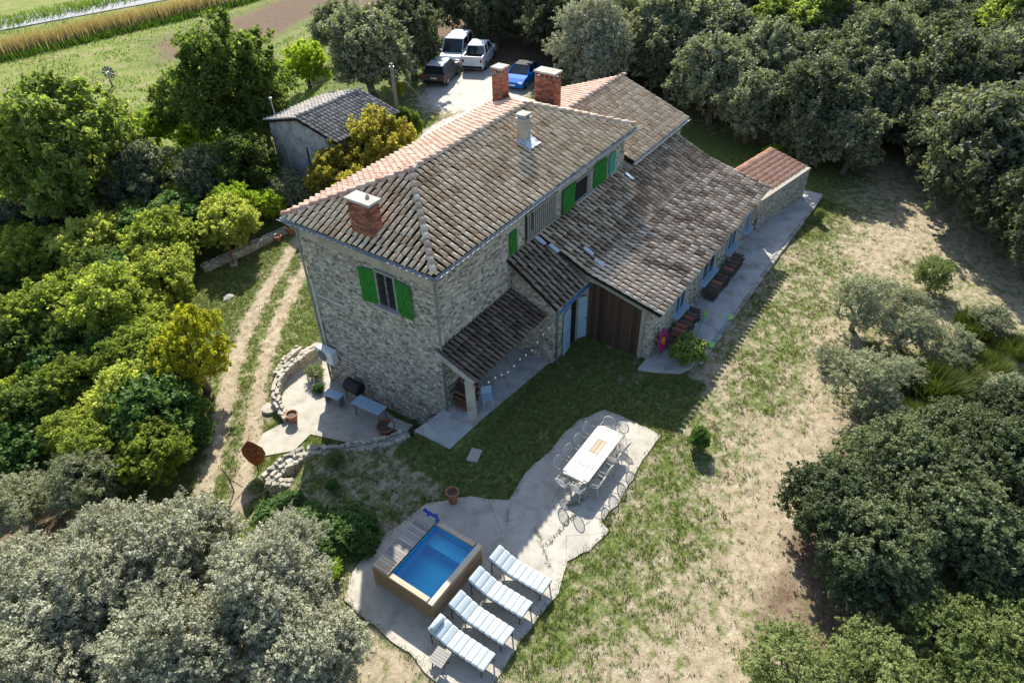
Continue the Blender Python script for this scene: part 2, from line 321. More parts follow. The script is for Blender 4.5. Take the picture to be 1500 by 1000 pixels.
def zones(x, y):
    d1, w1, _ = polyd(x, y, PL, PW); d2, _, _ = polyd(x, y, PL2)
    _, _, tr = polyd(x, y, TRACK); _, _, br = polyd(x, y, BARE); _, _, gr = polyd(x, y, GREEN)
    g = .50+.12*smn(x*2.1, y*1.9)
    g = g-.02+.13*np.exp(-(gr/1.6)**2)-.15*np.exp(-(br/1.3)**2)+.10*smn(x*5.3, y*4.7)
    shade = ((x > -4.5) & (x < 7.3) & (y > -5.6-np.clip(x-1, 0, 2.2)) & (y < .6))          # mown lawn between the house and the patio
    g = np.where(shade, .80+.1*smn(x*3, y*3), g)
    g = np.where((x > -7.5) & (x < -2.8) & (y > -2.2) & (y < 3.2), .60+.14*smn(x*3, y*3), g)
    lowz = ss(-.5, .5, d1/w1)
    g = g*(1-lowz)+lowz*(.80-.75*np.exp(-((tr-.72)/.34)**2)-.12*np.exp(-(tr/.5)**2)-.10*np.exp(-((tr-1.5)/.6)**2))
    lit = ss(-.5, 3, d2)*ss(60, 20, y+np.maximum(0, 20-x)*.5)*.9
    # wood floor: behind the barn, far right, bottom corners
    e = at(1250, 300)[:2]
    wood = ss(-3, 4, x-33-np.where(y > 8, 40, 0))*.9; shady = ss(20, 23, x)*ss(33, 30, x)*ss(9, 7, y)*ss(-10, -6, y); g = g*(1-shady)+.85*shady
    _, _, bl = polyd(x, y, [tuple(at(*q)[:2]) for q in ((1330, 640), (1260, 730), (1240, 830), (1200, 960))]); wood2 = ss(3.2, 1.2, bl)
    lit = np.maximum(lit, np.maximum(wood*.75, wood2*.62))
    lit = np.maximum(lit, ss(33, 38, x)*ss(6, 9, y)*.9)
    pk = ss(0, 1, 1.2-np.hypot((x-30)/7.5, (y-20.5)/5.2))
    pk2 = ss(0, .5, 1.1-np.hypot((x-23)/6, (y-16.5)/3))
    gv = np.maximum(pk, pk2)
    lit = lit*(1-gv); g = g*(1-gv)
    fld = ss(27, 31, y+np.minimum(0, x-14)*.15-np.maximum(0, x-22)*1.1)*(1-gv)
    plough = ss(.35, .6, 1.25-np.hypot((x-41-(y-66)*.25)/17, (y-62)/10)+.15*smn(x*1.3, y*1.3))
    lit = np.maximum(lit*(1-fld), plough*.8*fld); fld = fld*(1-plough)
    return np.stack([np.clip(g, 0, 1), np.clip(lit, 0, 1), np.clip(gv, 0, 1), np.clip(fld, 0, 1)], -1)
def axis(lo, hi, st, far, n):
    core = np.arange(lo, hi+.001, st); g = np.geomspace(st*2, far, n)
    return np.concatenate([lo-g[::-1], core, hi+g])
gx = axis(-18, 44, .26, 900, 46); gy = axis(-24, 34, .26, 900, 46)
GX, GY = np.meshgrid(gx, gy); GZ = T(GX, GY)
V = np.stack([GX, GY, GZ], -1).reshape(-1, 3); nx, ny = len(gx), len(gy)
I = np.arange(nx*ny).reshape(ny, nx); Q = np.stack([I[:-1, :-1], I[:-1, 1:], I[1:, 1:], I[1:, :-1]], -1).reshape(-1, 4)
me = fastmesh('ground', V, Q, np.zeros(len(V)), X['ground'], smooth=True)
Z = zones(GX, GY).reshape(-1, 4).astype(np.float32)
a = me.attributes.new('zone', 'FLOAT_COLOR', 'POINT'); a.data.foreach_set('color', Z.ravel())
tag(link('ground', me), kind='structure')
# road beyond the field
def strip(name, m, pts, wd, dz, thick=.25):
    b = MB(); L = []; R_ = []
    for i, p in enumerate(pts):
        t = Vector(pts[min(i+1, len(pts)-1)][:2])-Vector(pts[max(i-1, 0)][:2]); t.normalize(); n = Vector((-t.y, t.x))*wd/2
        L.append((p[0]+n.x, p[1]+n.y)); R_.append((p[0]-n.x, p[1]-n.y))
    zz = lambda q: Tz(*q)+dz
    for i in range(len(pts)-1):
        q = [R_[i], R_[i+1], L[i+1], L[i]]
        b.add([(*p, zz(p)) for p in q]+[(*p, zz(p)-thick) for p in q], [(0, 1, 2, 3), (0, 4, 5, 1), (3, 2, 6, 7)])
    return b.build(name, m)
r0 = onground(0, 38); r1 = onground(130, 14); dv = (r1-r0)[:2]/np.linalg.norm((r1-r0)[:2])
tag(strip('road', X['asphalt'], [tuple(r0[:2]+dv*s) for s in range(-260, 261, 20)], 5.6, .12), kind='structure')

# ------------------------------------------------------------------ roofs of canal tiles
def tile_arrays(L=.46, r0=.09, r1=.074, n=6, th=.018):
    """half-round tile along +y, lower (wide) end at y=0; x across, z out"""
    vs = []; an = [math.pi*k/n for k in range(n+1)]
    for (y, r, z) in ((0, r0, .05), (L, r1, -.005)):
        for t in an: vs.append((r*math.cos(t), y, z+r*math.sin(t)*1.0))
    for t in an: vs.append(((r0-th)*math.cos(t), .0, .05+(r0-th)*math.sin(t)*1.0))
    for t in an: vs.append(((r0-th)*math.cos(t), .16, .04+(r0-th)*math.sin(t)*1.0))
    m = n+1; q = []
    for k in range(n):
        q += [(k, m+k, m+k+1, k+1), (k, k+1, 2*m+k+1, 2*m+k), (2*m+k, 2*m+k+1, 3*m+k+1, 3*m+k)]
    return np.array(vs), np.array(q)
TV, TQ = tile_arrays()
TILEMESH = {}
def tilemesh(m):
    if m not in TILEMESH:
        TILEMESH[m] = [fastmesh('tile', TV, TQ[:, ::-1], np.full(len(TV), (k+.5)/14), X[m], smooth=True) for k in range(14)]
    return TILEMESH[m]
class Roof:
    """collects tiles of one building's roof; the 300 that show largest become objects"""
    def __init__(s, parent, basem='channel', thick=.16):
        s.tiles = []; s.parent = parent; s.bm = basem; s.base = {}; s.thick = thick
    def patch(s, org, u, up, w, smax, m, pitch=.295, exp=.37, tint=(0, 1), base=None, sag=.0, smin=None, tintfn=None):
        """org eave start, u along the eave, up up the slope; smax(x), smin(x): extent of the slope at x along the eave"""
        org = np.array(org, float); u = np.array(u, float)/np.linalg.norm(u); up = np.array(up, float); up /= np.linalg.norm(up); n = np.cross(u, up)
        f1 = smax if callable(smax) else (lambda x: smax); f0 = smin if smin else (lambda x: 0.)
        k = max(1, int(round(w/pitch))); pw = w/k
        sg = lambda x, q: -sag*math.sin(math.pi*min(max(x/w, 0), 1))*math.sin(math.pi*min(max(q/max(f1(w/2), .1), 0), 1))
        for i in range(k):
            x = (i+.5)*pw; hi = f1(x); lo = f0(x); q = lo-.06 if lo == 0 else lo
            j = 0
            while q < hi-.12:
                p = org+u*(x+random.uniform(-.012, .012))+up*(q+random.uniform(-.02, .02))+n*(.02+sg(x, q)+random.uniform(0, .012))
                ry = random.gauss(0, .022)
                uu = u*math.cos(ry)+up*math.sin(ry); vv = up*math.cos(ry)-u*math.sin(ry)
                ln = min(1., max(.35, (hi-q+.05)/.46))
                t = random.betavariate(1.5, 1.5)
                if random.random() < .035: t = random.uniform(.88, 1)
                if tintfn: t = tintfn(p, t)
                t = tint[0]+(tint[1]-tint[0])*t
                s.tiles.append((p, uu, vv*ln, n, t, m)); q += exp; j += 1
        # the channels under the cover tiles: a rippled sheet over a slab
        b = MB(); N_ = max(2, int(w/.8)); xs = [w*i/N_ for i in range(N_+1)]
        K = 5; nf = lambda x, c: f0(x)+(f1(x)-f0(x))*c/K
        top = [[org+u*x+up*nf(x, c)+n*(sg(x, nf(x, c))) for c in range(K+1)] for x in xs]
        bot = [[q-n*s.thick for q in r] for r in top]; m0 = K+1
        V_ = [q for r in top for q in r]+[q for r in bot for q in r]; o2 = len(xs)*m0; fs = []
        for i in range(N_):
            for c in range(K):
                a0 = i*m0+c; fs += [(a0, a0+m0, a0+m0+1, a0+1), (o2+a0, o2+a0+1, o2+a0+m0+1, o2+a0+m0)]
            fs += [(i*m0, o2+i*m0, o2+(i+1)*m0, (i+1)*m0), (i*m0+K, (i+1)*m0+K, o2+(i+1)*m0+K, o2+i*m0+K)]
        for c in range(K): fs += [(c, c+1, o2+c+1, o2+c), (N_*m0+c, o2+N_*m0+c, o2+N_*m0+c+1, N_*m0+c+1)]
        b.add(V_, fs); s.base.setdefault(base or s.bm, []).append(b)
    def ridge(s, p, q, m='ridge_tile', step=.40, sc=1.5, lift=.04):
        p = np.array(p, float); q = np.array(q, float); L = np.linalg.norm(q-p); d = (q-p)/L; k = int(L/step)
        x = np.cross(d, (0, 0, 1.)); x /= np.linalg.norm(x); n = np.cross(x, d)
        for i in range(k+1):
            s.tiles.append((p+d*(i*L/(k+.6))+n*(lift+random.uniform(0, .012)), x*sc, d, n*1.05, random.random(), m))
    def finish(s, limit=300):
        first = None
        allv = [(bm, b) for bm, l in s.base.items() for b in l]
        roof = None
        for bm, l in s.base.items():
            b = MB()
            for k in l: b.add(k.v, k.f)
            o = b.build('roof' if roof is None else 'roof_slab', X[bm], s.parent)
            if roof is None: roof = o
        order = sorted(s.tiles, key=lambda t: depth(t[0])-.6*t[3][2])
        near, rest = order[:limit], order[limit:]
        for (p, a, b_, n, t, m) in near:
            o = bpy.data.objects.new('tile', tilemesh(m)[min(13, max(0, int(t*14)))]); COL.objects.link(o); o.parent = roof
            Mx = Matrix.Identity(4)
            for i in range(3): Mx[i][0], Mx[i][1], Mx[i][2], Mx[i][3] = a[i], b_[i], n[i], p[i]
            o.matrix_basis = Mx
        bym = {}
        for r in rest: bym.setdefault(r[5], []).append(r)
        for m, L in bym.items():
            A = np.array([[r[1], r[2], r[3]] for r in L]); P0 = np.array([r[0] for r in L])
            V_ = np.einsum('vk,nkc->nvc', TV, A)+P0[:, None, :]
            Q_ = (TQ[:, ::-1][None]+np.arange(len(L))[:, None, None]*len(TV)).reshape(-1, 4)
            tag(link('roof_tiles', fastmesh('roof_tiles', V_.reshape(-1, 3), Q_, np.repeat([r[4] for r in L], len(TV)), X[m], smooth=True), roof), kind='stuff')
        return roof
# ------------------------------------------------------------------ masonry
def stones(name, parent, org, u, v, w, hgt, inside=None, m='stone', sz=(.10, .30), rh=(.07, .15), proud=(.008, .045), n=None, tint=(0, 1)):
    """rubble facing: every stone its own block, joined into one part"""
    org = np.array(org, float); u = np.array(u, float); v = np.array(v, float); n = np.cross(u, v) if n is None else np.array(n, float)
    b = MB(); y = .0
    while y < hgt:
        h = random.uniform(*rh); x = -random.uniform(0, .2)
        while x < w:
            l = random.uniform(*sz); cx, cy = x+l/2, y+h/2
            x0, x1, y0, y1 = max(x, 0), min(x+l, w), y, min(y+h, hgt)
            if x1-x0 > .05 and (inside is None or all(inside(a_, c_) for a_ in (x0, x1) for c_ in (y0, y1))):
                g = .012; pr = random.uniform(*proud); j = lambda: random.uniform(-.022, .026)
                cx, cy = (x0+x1)/2+j(), (y0+y1)/2+j()+.03*math.sin(x0*2.3+y*1.7); hx, hy = (x1-x0)/2-g*.6, (y1-y0)/2*random.uniform(.82, 1.12)-g*.5; m_ = 8; ph = random.random()
                c4 = []
                for q in range(m_):
                    a_ = 2*math.pi*(q+ph)/m_; ca, sa = math.cos(a_), math.sin(a_); e = random.uniform(.86, 1.1)
                    c4.append((min(max(cx+math.copysign(abs(ca)**.62, ca)*hx*e, -.01), w+.01), cy+math.copysign(abs(sa)**.62, sa)*hy*e))
                k = random.uniform(.6, .8); t4 = [(cx+(q[0]-cx)*k, cy+(q[1]-cy)*k) for q in c4]
                b.tint = tint[0]+(tint[1]-tint[0])*random.random()
                b.add([org+u*q[0]+v*q[1]-n*.01 for q in c4]+[org+u*q[0]+v*q[1]+n*(pr*random.uniform(.8, 1.15)) for q in t4],
                      [tuple(range(m_, 2*m_))]+[(q, (q+1) % m_, m_+(q+1) % m_, m_+q) for q in range(m_)])
            x += l
        y += h
    return tag(b.build(name, X[m], parent), kind='stuff')
def shutter(parent, c, wdt, hgt, rz, m, hinge=0, swing=0):
    """two-board shutter with Z brace in its own plane, child of parent; c = bottom centre"""
    R = Matrix.Rotation(rz, 4, 'Z'); b = MB(); e = empty('shutter')
    bpy.data.objects.remove(e); k = max(2, int(wdt/.16)); bw = wdt/k
    for i in range(k): b.box((-wdt/2+(i+.5)*bw, 0, hgt/2), (bw-.008, .028, hgt))
    for zz in (.16, hgt-.16): b.box((0, -.026, zz), (wdt-.03, .022, .09))
    L_ = math.hypot(wdt*.8, hgt-.42); an = math.atan2(hgt-.42, wdt*.8)
    b.box((0, -.0255, hgt/2), (L_, .021, .08), ax=Matrix.Rotation(-an, 3, 'Y'))
    o = b.build('shutter', m, parent); o.matrix_basis = Matrix.Translation(c)@R; return o

# ================================================================== MAIN FARMHOUSE
W, LN, H, RZ = 7.54, 15.09, 6.6, 8.07
XA, XB, OV = 3.45, 11.46, .35
house = thing('farmhouse', 'tall rubble-stone farmhouse with hipped tile roof and green shutters', 'house')
b = MB(); zt = 6.52
b.box(((OV+LN-OV)/2, W/2, (zt-2.2)/2), (LN-2*OV, W-2*OV, zt+2.2)); b.build('wall', X['mortar'], house)
b = MB(); b.box((OV-.012, W/2, 6.13), (.05, W-2*OV+.06, .72)); b.box((LN/2, OV-.012, 6.33), (LN-2*OV+.0, .05, .36)); b.build('plaster_band', X['render_plaster'], house)
win = (2.28, 3.12, 4.08, 5.55)
def in_front(u_, v_):
    y = W-OV-u_; z = v_-2.0
    return not (win[0]-.08 < y < win[1]+.08 and win[2]-.12 < z < win[3]+.1) and z < 5.78+.05*math.sin(y*5)
stones('wall_stones', house, (OV, W-OV, -2.0), (0, -1, 0), (0, 0, 1), W-2*OV, 8.0, in_front, n=(-1, 0, 0))
ops = [(6.15, 8.45, 4.84, 5.95), (10.1, 11.6, 4.78, 5.75), (4.9, 5.4, 4.75, 5.75), (8.9, 10.02, 4.7, 5.85), (11.65, 12.85, 4.74, 5.9), (13.15, 13.72, 4.85, 5.85)]
def in_right(u_, v_):
    return not any(o[0]-.05 < u_+OV < o[1]+.05 and o[2]-.05 < v_ < o[3]+.05 for o in ops) and v_ < 6.12
stones('wall_stones', house, (OV, OV, 0), (1, 0, 0), (0, 0, 1), LN-2*OV, 6.3, in_right, n=(0, -1, 0))
# front window with grille
wn = empty('window'); wn.parent = house
yc, hh = (win[0]+win[1])/2, win[3]-win[2]; zc = (win[2]+win[3])/2; ww = win[1]-win[0]
MB().box((OV-.02, yc, zc), (.03, ww, hh)).build('pane', X['window_glass'], wn)
b = MB()
for y_ in (win[0]-.03, win[1]+.03): b.box((OV-.045, y_, zc), (.11, .09, hh+.04))
b.box((OV-.045, yc, win[3]+.045), (.11, ww+.2, .09)); b.box((OV-.05, yc, zc), (.05, .05, hh)); b.build('frame', X['grey_wood'], wn)
MB().box((OV-.12, yc, win[2]-.06), (.3, ww+.3, .09)).build('sill', X['concrete'], wn)
b = MB()
for k in range(5): b.tube([(OV-.13, win[0]+.08+k*(ww-.16)/4, win[2]), (OV-.13, win[0]+.08+k*(ww-.16)/4, win[3])], .011, 5)
for k in range(4): b.tube([(OV-.13, win[0], win[2]+.2+k*.36), (OV-.13, win[1], win[2]+.2+k*.36)], .011, 5)
b.build('grille', X['black_metal'], wn)
shutter(house, (OV-.10, 3.60, 3.99), .76, 1.54, -math.pi/2+.13, X['green_paint'])
shutter(house, (OV-.10, 1.83, 3.97), .76, 1.54, -math.pi/2-.06, X['green_paint'])
# openings over the barn roof
shutter(house, (5.15, OV-.06, 4.74), .52, 1.0, 0, X['green_paint'])
bars = empty('barred_opening'); bars.parent = house
MB().box((7.3, OV-.003, 5.4), (2.3, .02, 1.1)).build('dark_recess', X['dark_void'], bars)
for k in range(15): MB().box((6.22+k*.152, OV-.05, 5.4), (.062, .05, 1.12)).build('slat', X['grey_wood'], bars)
b = MB(); b.box((7.3, OV-.05, 5.995), (2.42, .09, .08)); b.box((7.3, OV-.06, 4.8), (2.42, .12, .08)); b.build('frame', X['grey_wood'], bars)
shutter(house, (9.45, OV-.07, 4.68), 1.12, 1.16, .05, X['green_paint'])
loggia = empty('opening'); loggia.parent = house
MB().box((10.85, OV-.003, 5.28), (1.5, .02, .96)).build('dark_recess', X['dark_void'], loggia)
b = MB(); b.box((11.15, OV-.04, 5.28), (.07, .07, .96)); b.box((10.85, OV-.04, 5.78), (1.6, .07, .07)); b.box((11.42, OV-.04, 5.28), (.3, .05, .94)); b.build('frame', X['grey_wood'], loggia)
MB().box((10.85, OV-.08, 4.76), (1.66, .2, .08)).build('sill', X['concrete'], loggia)
shutter(house, (12.25, OV-.07, 4.74), 1.18, 1.16, -.04, X['green_paint'])
shutter(house, (13.44, OV-.06, 4.84), .58, 1.02, 0, X['teal_paint'])
# black strap post on the wall
b = MB(); b.tube([(5.98, OV-.09, 4.7), (5.98, OV-.09, 6.4)], .025); b.tube([(5.98, OV-.09, 6.3), (6.45, OV-.12, 5.95), (6.45, OV-.12, 5.2)], .016); b.build('metal_stay', X['black_metal'], house)
# roof
rf = Roof(house)
sl_r = math.hypot(W/2, RZ-H); sl_f = math.hypot(XA, RZ-H); sl_b = math.hypot(LN-XB, RZ-H)
def trap(w, a, c, s): return lambda x: s*min(1, x/a, (w-x)/c) if True else 0
rf.patch((0, 0, H), (1, 0, 0), (0, W/2, RZ-H), LN, trap(LN, XA, LN-XB, sl_r), 'old_tile', sag=.05)
rf.patch((0, W, H), (0, -1, 0), (XA, 0, RZ-H), W, trap(W, W/2, W/2, sl_f), 'old_tile', tint=(.12, 1))
rf.patch((LN, W, H), (-1, 0, 0), (0, -W/2, RZ-H), LN, trap(LN, LN-XB, XA, sl_r), 'pink_tile', base='channel_pink', tint=(.1, 1))
rf.patch((LN, 0, H), (0, 1, 0), (XB-LN, 0, RZ-H), W, trap(W, W/2, W/2, sl_b), 'pink_tile', base='channel_pink')
rd = lambda t: (t[0], t[1], t[2]+.04)
rf.ridge((0.05, .05, H+.06), (XA, W/2, RZ+.02)); rf.ridge((XA, W/2, RZ+.02), (XB, W/2, RZ+.02), 'ridge_tile'); rf.ridge((LN-.05, .05, H+.06), (XB, W/2, RZ+.02))
rf.ridge((0.05, W-.05, H+.06), (XA, W/2, RZ+.02), 'pink_tile'); rf.ridge((LN-.05, W-.05, H+.06), (XB, W/2, RZ+.02))
rf.finish()
# genoise under the eaves, gutters and downpipes
b = MB(); b.box((LN/2, OV-.1, 6.47), (LN-2*OV+.2, .24, .09)); b.box((OV-.1, W/2, 6.47), (.24, W-2*OV+.0, .09)); b.build('cornice', X['render_plaster'], house)
def gutter(parent, p, q, m='zinc', r=.085):
    p, q = Vector(p), Vector(q); d = (q-p).normalized(); x = d.cross(Vector((0, 0, 1))); b = MB(); sec = []
    for e in (p, q):
        o = [e+x*(r*math.cos(t))+Vector((0, 0, r*math.sin(t))) for t in [math.pi+math.pi*k/6 for k in range(7)]]
        i = [e+x*((r-.012)*math.cos(t))+Vector((0, 0, (r-.012)*math.sin(t)+.002)) for t in [2*math.pi-math.pi*k/6 for k in range(7)]]
        sec.append(o+i)
    b.loft(sec); return b.build('gutter', X[m], parent)
gutter(house, (-.1, -.1, H-.03), (LN+.05, -.1, H-.03)); gutter(house, (-.1, W+.1, H-.03), (-.1, -.02, H-.03))
def pipe(parent, pts, r=.05, m='zinc', name='downpipe'): return MB().tube(pts, r, 8).build(name, X[m], parent, smooth=True)
pipe(house, [(-.06, .0, H-.1), (.1, .14, H-.45), (.2, .2, H-.7), (.2, .2, 3.4), (.2, .2, .05)])
pipe(house, [(-.06, W-.1, H-.1), (.2, W-.42, H-.5), (.22, W-.42, 1.0), (.22, W-.42, -1.75)])
for p in ([(OV-.07, 6.98, 3.85), (OV-.07, 6.98, .45)], [(OV-.07, 6.98, 3.1), (OV-.07, 5.06, 3.1)], [(OV-.07, 6.3, .25), (OV-.07, 6.2, .02), (OV-.07, 4.3, .02)]): pipe(house, p, .045, 'white_metal', 'conduit')
# air conditioner
ac = thing('air_conditioner', 'white outdoor air conditioning unit bracketed to the stone wall', 'air conditioner', (OV-.06, 6.75, -.35))
MB().box((-.24, 0, .4), (.36, .92, .68)).build('casing', X['white_plastic'], ac, bevel=.03)
b = MB(); fn = [(0, 0)]
b.lathe((0, 0, 0), [(.0, .012), (.05, .012), (.05, .02), (.27, .02), (.27, 0)], 20); fanp = b.build('fan_grille', X['grey_plastic'], ac); fanp.matrix_basis = Matrix.Translation((-.42, .14, .4))@Matrix.Rotation(-math.pi/2, 4, 'Y')
b = MB()
for y_ in (-.3, .3): b.box((-.21, y_, .03), (.44, .04, .04)); b.box((-.02, y_, .15), (.04, .04, .28))
b.build('bracket', X['grey_plastic'], ac)
# ------------------------------------------------------------------ chimneys (on the roof: parts of the house)
def chimney(c, sx, sy, z0, z1, cap='slab', m='brick', rz=0):
    e = empty('chimney'); e.parent = house; e.location = (c[0], c[1], 0); e.rotation_euler.z = rz
    if m == 'brick':
        MB().box((0, 0, (z0+z1)/2), (sx-.03, sy-.03, z1-z0)).build('stack', X['brick_mortar'], e)
        b = MB(); rowh = .085; k = int((z1-z0)/rowh)
        for i in range(k):
            z = z0+(i+.5)*rowh
            for (ax, ln, off) in (('x', sx, -sy/2), ('x', sx, sy/2), ('y', sy, -sx/2), ('y', sy, sx/2)):
                nb = max(2, int(round(ln/.24))); bw = ln/nb; sh = bw/2 if i % 2 else 0; x = -ln/2-sh
                while x < ln/2-.02:
                    x0, x1 = max(x, -ln/2), min(x+bw, ln/2)
                    if x1-x0 > .04:
                        b.tint = random.random(); q = (x0+x1)/2; o_ = off+random.uniform(-.006, .008)
                        d = (x1-x0-.014, .03, rowh-.016); 
                        b.box((q, o_, z) if ax == 'x' else (o_, q, z), d if ax == 'x' else (.03, d[0], d[2]))
                    x += bw
        tag(b.build('bricks', X['brick'], e), kind='stuff')
    else:
        MB().box((0, 0, (z0+z1)/2), (sx, sy, z1-z0)).build('stack', X[m], e, bevel=.03)
    if cap == 'slab':
        MB().box((0, 0, z1+.05), (sx+.16, sy+.16, .1)).build('cap', X['concrete'], e, bevel=.02)
        b = MB(); b.lathe((.1, -.15, z1+.1), [(.07, 0), (.07, .1), (.05, .1)], 8); b.build('knob', X['concrete'], e)
    elif cap == 'open':
        b = MB(); nx_ = max(2, int(round(max(sx, sy)/.3)))
        for i in range(nx_+1):
            for s_ in (-1, 1):
                t = -.5+i/nx_; l = max(sx, sy)-.1
                b.box((t*l, s_*(sy/2-.05), z1+.1) if sx >= sy else (s_*(sx/2-.05), t*l, z1+.1), (.09, .09, .2))
        b.build('vent_bricks', X['brick'], e); MB().box((0, 0, z1+.24), (sx+.12, sy+.12, .09)).build('cap', X['concrete'], e, bevel=.02)
    elif cap == 'pot':
        b = MB(); b.box((0, 0, z1+.03), (sx+.1, sy+.1, .07))
        for s_ in (-.13, .13): b.box((s_, 0, z1+.12), (.08, sy, .12))
        b.box((0, 0, z1+.21), (sx+.06, sy+.06, .06)); b.build('cap', X['concrete'], e)
    return e
chimney((.66, 3.6), .5, 1.06, 6.6, 8.15, 'slab')
ch = chimney((9.1, 2.4), .46, .42, 7.2, 8.5, 'pot', 'render_plaster')
b = MB()       # crumpled flashing at its foot
g = [[(9.1-.42+.84*i/6, 2.4-.62+.66*j/5, 0) for j in range(6)] for i in range(7)]
V_ = [(x, y, H+.39*y+.14+random.uniform(-.03, .05)) for r in g for x, y, _ in r]
V_ = [(x, y, z) for x, y, z in V_]
b.add(V_, [(i*6+j, (i+1)*6+j, (i+1)*6+j+1, i*6+j+1) for i in range(6) for j in range(5)]); fl = b.build('flashing', X['tarp'], house)
fl.modifiers.new('thick', 'SOLIDIFY').thickness = .02
chimney((13.75, 6.85), .6, .56, 6.5, 8.35, 'open')
chimney((14.55, 4.6), .62, 1.1, 6.5, 8.3, 'open')

# ================================================================== BARN (sheds A and B under the lean-to roof)
barn = thing('barn', 'long low stone barn with lean-to tile roof and brown plank doors', 'barn')
prB = lambda y: float(np.interp(y, [-5.5, -2.0, .35], [2.72, 3.56, 4.62]))
b = MB()
def wallprof(b, x0, x1, ys, top, z0=-.3):
    n = len(ys); V_ = [(x, y, z) for x in (x0, x1) for y, z in [(ys[0], z0)]+[(y, top(y)) for y in ys]+[(ys[-1], z0)]]; m_ = n+2
    b.add(V_, [tuple(range(m_)), tuple(range(2*m_-1, m_-1, -1))]+[(i, m_+i, m_+(i+1) % m_, (i+1) % m_) for i in range(m_)])
tB = lambda y: prB(y)-.2
wallprof(b, 7.4, 20.0, [-5.1, -2.0, .3], tB); b.build('wall', X['mortar'], barn)
prA = lambda y: float(np.interp(y, [-2.05, .35], [3.05, 4.62]))
b = MB(); wallprof(b, 5.0, 7.38, [-1.78, .3], lambda y: prA(y)-.18); b.build('wall', X['mortar'], barn)
stones('wall_stones', barn, (5.0, .3, 0), (0, -1, 0), (0, 0, 1), 2.08, 4.3, lambda u_, v_: v_ < prA(.3-u_)-.25, n=(-1, 0, 0), tint=(0, .8))
def inA(u_, v_): x = 5+u_; return v_ < 2.85 and not (5.62 < x < 7.36 and v_ < 2.3)
stones('wall_stones', barn, (5.0, -1.78, 0), (1, 0, 0), (0, 0, 1), 2.38, 3.1, inA, n=(0, -1, 0))
def inG(u_, v_): y = -1.8-u_; return v_ < tB(y)-.05 and not (-4.62 < y < -1.9 and v_ < 2.95)
stones('wall_stones', barn, (7.4, -1.8, 0), (0, -1, 0), (0, 0, 1), 3.3, 3.4, inG, n=(-1, 0, 0), tint=(.1, .95))
wins = [(9.6, 10.7), (12.6, 14.2), (15.8, 17.0), (18.2, 19.0)]
def inS(u_, v_): x = 7.4+u_; return v_ < 2.5 and not any(a_-.05 < x < c_+.05 and .95 < v_ < 2.35 for a_, c_ in wins)
stones('wall_stones', barn, (7.4, -5.1, 0), (1, 0, 0), (0, 0, 1), 12.6, 2.6, inS, n=(0, -1, 0))
for a_, c_ in wins:
    e = empty('window'); e.parent = barn
    MB().box(((a_+c_)/2, -5.1, 1.65), (c_-a_, .03, 1.3)).build('pane', X['window_glass'], e)
    b = MB(); b.box((a_+.04, -5.125, 1.65), (.08, .07, 1.3)); b.box((c_-.04, -5.125, 1.65), (.08, .07, 1.3)); b.box(((a_+c_)/2, -5.125, 2.26), (c_-a_-.16, .07, .08)); b.box(((a_+c_)/2, -5.12, 1.65), (.05, .05, 1.14)); b.build('frame', X['blue_paint'], e)
    MB().box(((a_+c_)/2, -5.22, .96), (c_-a_+.2, .34, .09)).build('sill', X['blue_paint'], e)
# big door
door = empty('barn_door'); door.parent = barn
for k in range(14):
    y = -2.06-k*.18; b = MB(); b.tint = random.random(); zt_ = min(tB(y-.09)-.35, 2.9); b.box((7.37-random.uniform(0, .012), y-.08, zt_/2+.02), (.05, .168, zt_)); b.build('plank', X['brown_wood'], door)
b = MB(); b.box((7.37, -4.66, 1.32), (.16, .16, 2.6)); b.build('door_post', X['pale_stone'], door)
b = MB(); q0, q1 = Vector((7.36, -1.9, tB(-1.9)-.12)), Vector((7.36, -4.8, tB(-4.8)-.1)); b.tube([q0, q1], .09, 6); b.build('lintel', X['grey_wood'], door)
# blue doors
for xc, rz in ((5.98, .12), (7.12, -.5)):
    d = empty('door'); d.parent = barn; d.location = (xc, -1.86, 0); d.rotation_euler.z = rz
    b = MB(); wd = .66; n_ = 10
    out = [(-wd/2, 0), (wd/2, 0)]+[(wd/2*math.cos(math.pi*k/n_), 2.02+.22*math.sin(math.pi*k/n_)) for k in range(n_+1)]
    P = [(x, 0, z) for x, z in out]; P2 = [(x, .05, z) for x, z in out]; m_ = len(out)
    b.add(P+P2, [tuple(range(m_)), tuple(range(2*m_-1, m_-1, -1))]+[(i, m_+i, m_+(i+1) % m_, (i+1) % m_) for i in range(m_)]); b.build('leaf', X['blue_paint'], d)
    b = MB()
    for z in (.35, 1.1, 1.85): b.box((0, -.015, z), (wd-.06, .03, .1))
    b.build('ledge', X['blue_paint'], d); MB().lathe((.24, -.03, 1.05), [(0, .04), (.03, .03), (.03, -.03), (0, -.04)], 8).build('handle', X['black_metal'], d)
MB().box((6.58, -1.77, 1.2), (.46, .04, 2.3)).build('doorway', X['dark_void'], barn)
MB().box((6.83, -1.80, 1.2), (.1, .1, 2.3)).build('door_frame', X['grey_wood'], barn)
br = Roof(barn, thick=.06)
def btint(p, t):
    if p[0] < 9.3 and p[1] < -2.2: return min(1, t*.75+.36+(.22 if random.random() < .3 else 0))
    if p[1] > -2.6: return t*.7  # rows inside the house shadow: that shade is painted into the tint
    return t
sA = math.hypot(2.4, 1.57); br.patch((4.72, -2.05, 3.05), (1, 0, 0), (0, 2.4, 1.57), 2.32, sA, 'dark_tile')  # section A is laid in a darker tile than section B
s1 = math.hypot(3.5, .84); s2_ = math.hypot(2.35, 1.06)
br.patch((7.04, -5.5, 2.72), (1, 0, 0), (0, 3.5, .84), 13.2, s1, 'barn_tile', pitch=.3, sag=.06, tintfn=btint)
